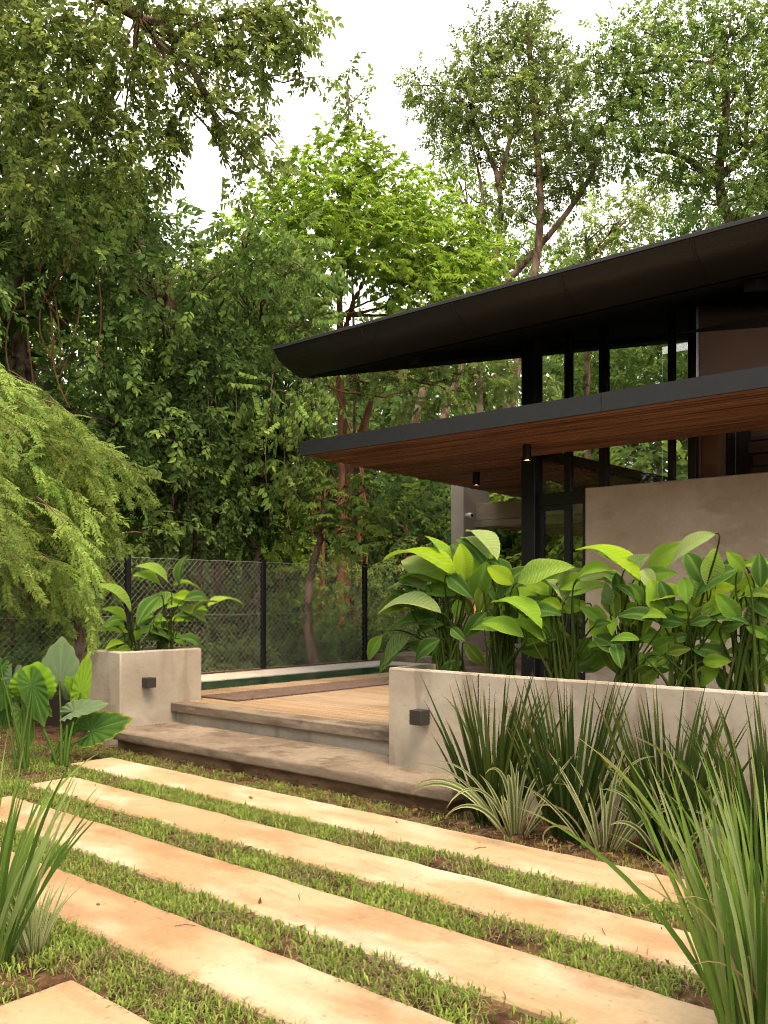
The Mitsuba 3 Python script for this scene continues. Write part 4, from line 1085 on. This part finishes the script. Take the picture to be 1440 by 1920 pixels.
# ------------------------------------------------------------------ sword-leaved clumps
def blade(root, direction, L, w, droop, col, rng, tip=None, cream=None, n=13, twist=.5):
    t = np.linspace(0, 1, n)
    d = unit(direction); h = d * [1, 1, 0]
    hn = unit(h) if np.linalg.norm(h) > 1e-3 else np.array([1.0, 0, 0])
    a0 = math.atan2(np.linalg.norm(h), d[2])
    a = a0 + droop * t ** 1.8
    steps = L / (n - 1) * (np.sin(a)[:, None] * hn + np.cos(a)[:, None] * np.array([0, 0, 1.0]))
    p = root + np.vstack([np.zeros(3), np.cumsum(steps[:-1], 0)])
    tg = unit(np.gradient(p, axis=0))
    ps = rng.uniform(-twist, twist) + rng.uniform(0, 2 * np.pi) * (twist > 1)
    fl = unit(np.cross(np.array([math.cos(ps) * (EYEP - root)[0] - math.sin(ps) * (EYEP - root)[1], math.sin(ps) * (EYEP - root)[0] + math.cos(ps) * (EYEP - root)[1], .2]), tg))
    nn = np.cross(tg, fl)
    ww = w * np.minimum(1, .5 + 2.2 * t) * np.clip(1 - ((t - .3) / .7).clip(0) ** 2.2, .03, 1)
    cols = 7 if cream is not None else 3
    vs = np.linspace(-1, 1, cols)
    P = p[:, None] + fl[:, None] * (ww[:, None] * vs)[..., None] + nn[:, None] * (.28 * ww[:, None] * np.abs(vs))[..., None]
    k = (np.arange(n - 1)[:, None] * cols + np.arange(cols - 1)[None]).ravel()
    f = np.stack([k, k + cols, k + cols + 1, k + 1], 1)
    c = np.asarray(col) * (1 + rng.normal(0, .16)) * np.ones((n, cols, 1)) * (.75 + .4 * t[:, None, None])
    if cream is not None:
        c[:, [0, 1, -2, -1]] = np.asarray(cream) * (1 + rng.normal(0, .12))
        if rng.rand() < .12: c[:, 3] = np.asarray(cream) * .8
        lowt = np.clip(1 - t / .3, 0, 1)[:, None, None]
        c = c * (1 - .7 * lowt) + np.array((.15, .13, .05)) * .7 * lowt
    if tip is not None:
        m = np.clip((t - .82) / .18, 0, 1)[:, None, None]
        c = c * (1 - m) + np.asarray(tip) * m
    return (P.reshape(-1, 3), f), np.clip(c.reshape(-1, 3), .005, .9)


def clump(name, label, cat_, root, n, L, w, seed, cols, lean=.45, droop=(.05, .35), radius=.12, bias=(0, 0), group=None, cream=None, twist=.9, dry=.04, flat=None):
    rng = np.random.RandomState(seed)
    t = thing(name, label, cat_, group)
    for i in range(n):
        az = rng.uniform(0, 2 * np.pi); rr = rng.rand() ** .6
        off = np.array([math.cos(az) * rr, math.sin(az) * rr, 0])
        if flat is not None: off = off * [1, flat, 1]
        d = np.array([0, 0, 1.0]) + off * lean + rng.normal(0, .08, 3) * [1, 1, 0] + np.array([bias[0], bias[1], 0])
        isdry = rng.rand() < dry
        col = (.30, .23, .12) if isdry else cols[rng.randint(len(cols))]
        tip = (.32, .20, .10) if rng.rand() < .35 else None
        dr = rng.uniform(*droop) * (1 if not isdry else 5) + (.9 if rng.rand() < .05 else 0)
        m, c = blade(np.asarray(root) + off * radius, d, L * rng.uniform(.6, 1.08) * (.75 if isdry else 1), w * rng.uniform(.7, 1.15) * (.5 if isdry else 1), dr, col, rng, tip, None if isdry else cream, twist=twist)
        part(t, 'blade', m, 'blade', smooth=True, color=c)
    return t


IRIS = [(.034, .060, .015), (.048, .082, .018), (.027, .048, .013), (.075, .10, .022)]
BRI = [(.16, .26, .05), (.12, .21, .04), (.22, .32, .075), (.09, .165, .033), (.28, .36, .14)]
ig = 'dark sword-leaved clumps along the long planter'
for i, (px, py, lab) in enumerate([(925, 1545, 'dark green sword-leaved clump nearest the step, in front of the long planter'), (1068, 1572, 'dark green sword-leaved clump, second from the step'), (1250, 1606, 'dark green sword-leaved clump, third from the step'), (1450, 1650, 'dark green sword-leaved clump at the right edge behind the bright grass')]):
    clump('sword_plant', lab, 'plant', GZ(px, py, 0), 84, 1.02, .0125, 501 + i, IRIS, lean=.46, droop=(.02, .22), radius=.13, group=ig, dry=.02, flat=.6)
vg = 'cream-striped clumps in front of the long planter'
for i, (px, py, n, L, lab) in enumerate([(965, 1562, 22, .86, 'cream-striped arching plant at the left, beside the step'), (1130, 1590, 24, .88, 'cream-striped arching plant in the middle, second from the step'), (1255, 1605, 16, .66, 'thin cream-striped arching plant at the right, half hidden by bright grass')]):
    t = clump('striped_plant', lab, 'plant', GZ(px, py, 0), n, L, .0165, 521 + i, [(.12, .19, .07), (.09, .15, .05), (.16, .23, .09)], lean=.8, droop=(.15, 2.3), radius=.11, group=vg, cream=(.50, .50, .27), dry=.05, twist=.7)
t = clump('bright_grass', 'tall bright green sword grass close at the right edge', 'plant', GZ(1448, 1960, 0), 165, 1.06, .0082, 541, BRI, lean=.27, droop=(.05, .5), radius=.17, dry=.11, twist=.9, bias=(-.0, -.0))
rng = np.random.RandomState(543)
for tp_ in [(1023, 1512), (1170, 1370), (1245, 1400)]:
    r0 = GZ(1400, 1940, 0); e = W(tp_[0], tp_[1], 3.25)
    d = e - r0; L = np.linalg.norm(d) * 1.08
    m, c = blade(r0 + rng.normal(0, .04, 3) * [1, 1, 0], unit(d) + [0, 0, .35], L, .010, .75, BRI[rng.randint(4)], rng, (.4, .36, .15))
    part(t, 'blade', m, 'blade', smooth=True, color=c)
clump('bright_grass', 'bright green sword grass close at the left edge', 'plant', GZ(-25, 1800, 0), 58, .96, .0098, 551, BRI, lean=.36, droop=(.05, .55), radius=.11, dry=.05, bias=(.05, .05))
clump('striped_grass', 'small pale striped grass tuft beside the bright sword grass at the left', 'plant', GZ(63, 1782, 0), 60, .32, .0055, 561, [(.30, .38, .14), (.36, .42, .18), (.2, .28, .08)], lean=.5, droop=(.1, .6), radius=.05, cream=(.52, .52, .28))

# ------------------------------------------------------------------ lawn between the slabs
gk = thing('grass', 'short coarse grass with dry straw growing between the paving slabs', 'grass', kind='stuff')
rng = np.random.RandomState(600)
zones = [(-8.6, -3.9, 4.80, 5.14, 2600, .8), (-3.9, -1.2, 4.80, 5.45, 900, .7), (-8.2, -.6, 4.07, 4.39, 6200, 1), (-8.0, -.6, 3.36, 3.675, 6200, 1), (-7.5, -.5, 2.635, 2.935, 6500, 1.0), (-6.5, -.5, 1.91, 2.25, 6500, 1.05), (-8.9, -7.7, 3.6, 5.0, 3200, .8), (-8.3, -7.1, 2.2, 4.1, 3200, .9),
         (-5.2, -3.36, .9, 2.24, 2400, 1), (-1.95, -1.0, 4.3, 4.9, 2400, 1), (-12, -8.6, 2.5, 5.1, 700, 1)]
pos, sz = [], []
for x0, x1, y0, y1, dn, s in zones:
    n = int((x1 - x0) * (y1 - y0) * dn)
    p = np.stack([rng.uniform(x0, x1, n), rng.uniform(y0, y1, n)], 1)
    keep = meshkit.fbm(np.c_[p * 3.2, np.zeros(n)]) + rng.normal(0, .10, n) > .40
    pos.append(p[keep]); sz.append(np.full(keep.sum(), s))
pos, sz = np.vstack(pos), np.concatenate(sz)
inside = np.zeros(len(pos), bool)
for x0, x1, y0, y1 in PAVERS:
    inside |= (pos[:, 0] > x0 + .012) & (pos[:, 0] < x1 - .012) & (pos[:, 1] > y0 + .012) & (pos[:, 1] < y1 - .012)
pos, sz = pos[~inside], sz[~inside]
n = len(pos)
tuft = meshkit.noise(np.c_[pos * 9, np.zeros(n)]); tint = meshkit.noise(np.c_[pos * 4 + 50, np.zeros(n)])
dryb = rng.rand(n) < .20 + .3 * (tint < .34)
az = rng.uniform(0, 2 * np.pi, n)
flat = np.where(dryb, rng.uniform(.9, 1.5, n), np.abs(rng.normal(.75, .45, n)).clip(0, 1.4))
L = np.where(dryb, rng.uniform(.03, .08, n), rng.uniform(.018, .046, n) * (.5 + .95 * tuft)) * sz
w = np.where(dryb, .0019, rng.uniform(.0026, .0044, n))
hd = np.stack([np.cos(az), np.sin(az), 0 * az], 1)
sd = np.stack([-np.sin(az), np.cos(az), 0 * az], 1)
b0 = np.c_[pos, np.full(n, -.022)]
up = np.array([0, 0, 1.0])
d1 = hd * np.sin(flat)[:, None] + up * np.cos(flat)[:, None]
f2 = np.minimum(flat + .6, 1.75); d2 = hd * np.sin(f2)[:, None] + up * np.cos(f2)[:, None]
m1 = b0 + d1 * (L * .6)[:, None] + [0, 0, .012]; tp = m1 + d2 * (L * .5)[:, None]
V = np.stack([b0 - sd * w[:, None] * .8, b0 + sd * w[:, None] * .8, m1 - sd * w[:, None], m1 + sd * w[:, None], tp], 1)
Fq = np.array([[0, 1, 3], [0, 3, 2], [2, 3, 4]])
Fg = (Fq[None] + (np.arange(n) * 5)[:, None, None]).reshape(-1, 3)
gc = np.array([(.20, .285, .055)]) * (1 + rng.normal(0, .22, (n, 1))) * (.7 + .6 * tint[:, None])
gc = np.where((rng.rand(n) < .25)[:, None], np.array([(.32, .39, .10)]) * (1 + rng.normal(0, .15, (n, 1))), gc)
gc = np.where(dryb[:, None], np.array([(.28, .22, .125)]) * (1 + rng.normal(0, .3, (n, 1))), gc)
put(gk, (V.reshape(-1, 3), Fg), 'blade', color=np.repeat(np.clip(gc, .01, .8), 5, axis=0))

# fallen leaves and bits of litter
lk = thing('leaf_litter', 'small brown fallen leaves scattered over the bed and the grass', 'fallen leaves', kind='stuff')
rng = np.random.RandomState(610)
n = 900
p = np.stack([rng.uniform(-8.6, -1.0, n), np.where(rng.rand(n) < .5, rng.uniform(4.84, 5.2, n), rng.uniform(.9, 5.2, n)), rng.uniform(.002, .012, n)], 1)
on = np.zeros(n, bool)
for x0, x1, y0, y1 in PAVERS:
    on |= (p[:, 0] > x0) & (p[:, 0] < x1) & (p[:, 1] > y0) & (p[:, 1] < y1)
p = p[~on | (rng.rand(n) < .05)]; n = len(p)
a = rng.uniform(0, 6.28, n); L = rng.uniform(.012, .038, n); d = np.stack([np.cos(a), np.sin(a), rng.normal(0, .25, n)], 1) * L[:, None]
e = np.stack([-np.sin(a), np.cos(a), rng.normal(0, .4, n)], 1) * (L * rng.uniform(.2, .4, n))[:, None]
V = np.stack([p - d, p + e + [0, 0, .004], p + d + [0, 0, .006], p - e], 1)
V[..., 2] = np.maximum(V[..., 2], .002)
Fl = (np.array([[0, 1, 2], [0, 2, 3]])[None] + (np.arange(n) * 4)[:, None, None]).reshape(-1, 3)
put(lk, (V.reshape(-1, 3), Fl), 'blade', color=np.repeat(np.array([(.17, .10, .05)]) * rng.uniform(.4, 1.8, (n, 1)), 4, axis=0))

# small things lying on the slabs
for lab, px, py, r in [('small brown pebble lying on the fourth paving slab, the larger of two', 184, 1697, .011), ('tiny dark pebble on the fourth paving slab near the grass edge', 253, 1692, .007)]:
    k = thing('pebble', lab, 'pebble')
    m = trimesh.creation.icosphere(2, 1.0)
    v = np.array(m.vertices) * (1 + .35 * (meshkit.noise(np.array(m.vertices) * 1.7 + px) - .5)[:, None]) * [r, r * .8, r * .55]
    put(k, (v + GZ(px, py, 0) + [0, 0, r * .4], np.array(m.faces)), 'red_bark', smooth=True)
rng = np.random.RandomState(620)
for px, py, lab in [(420, 1540, 'bit of dry stalk on the second slab'), (560, 1680, 'bit of dry stalk on the third slab, near its left half'), (348, 1735, 'bit of dry stalk on the fourth slab beside the grass'), (900, 1590, 'bit of dry stalk on the first slab near the striped plant'), (1130, 1745, 'bit of dry stalk on the second slab at the right')]:
    k = thing('dry_stalk', lab, 'stalk')
    p = GZ(px, py, .004); a = rng.uniform(0, 3)
    d = np.array([math.cos(a), math.sin(a), 0]) * .05
    put(k, tube(np.array([p - d, p + [0, 0, .004], p + d * .8 + [.01, 0, 0]]), .0018, 5), 'bark')
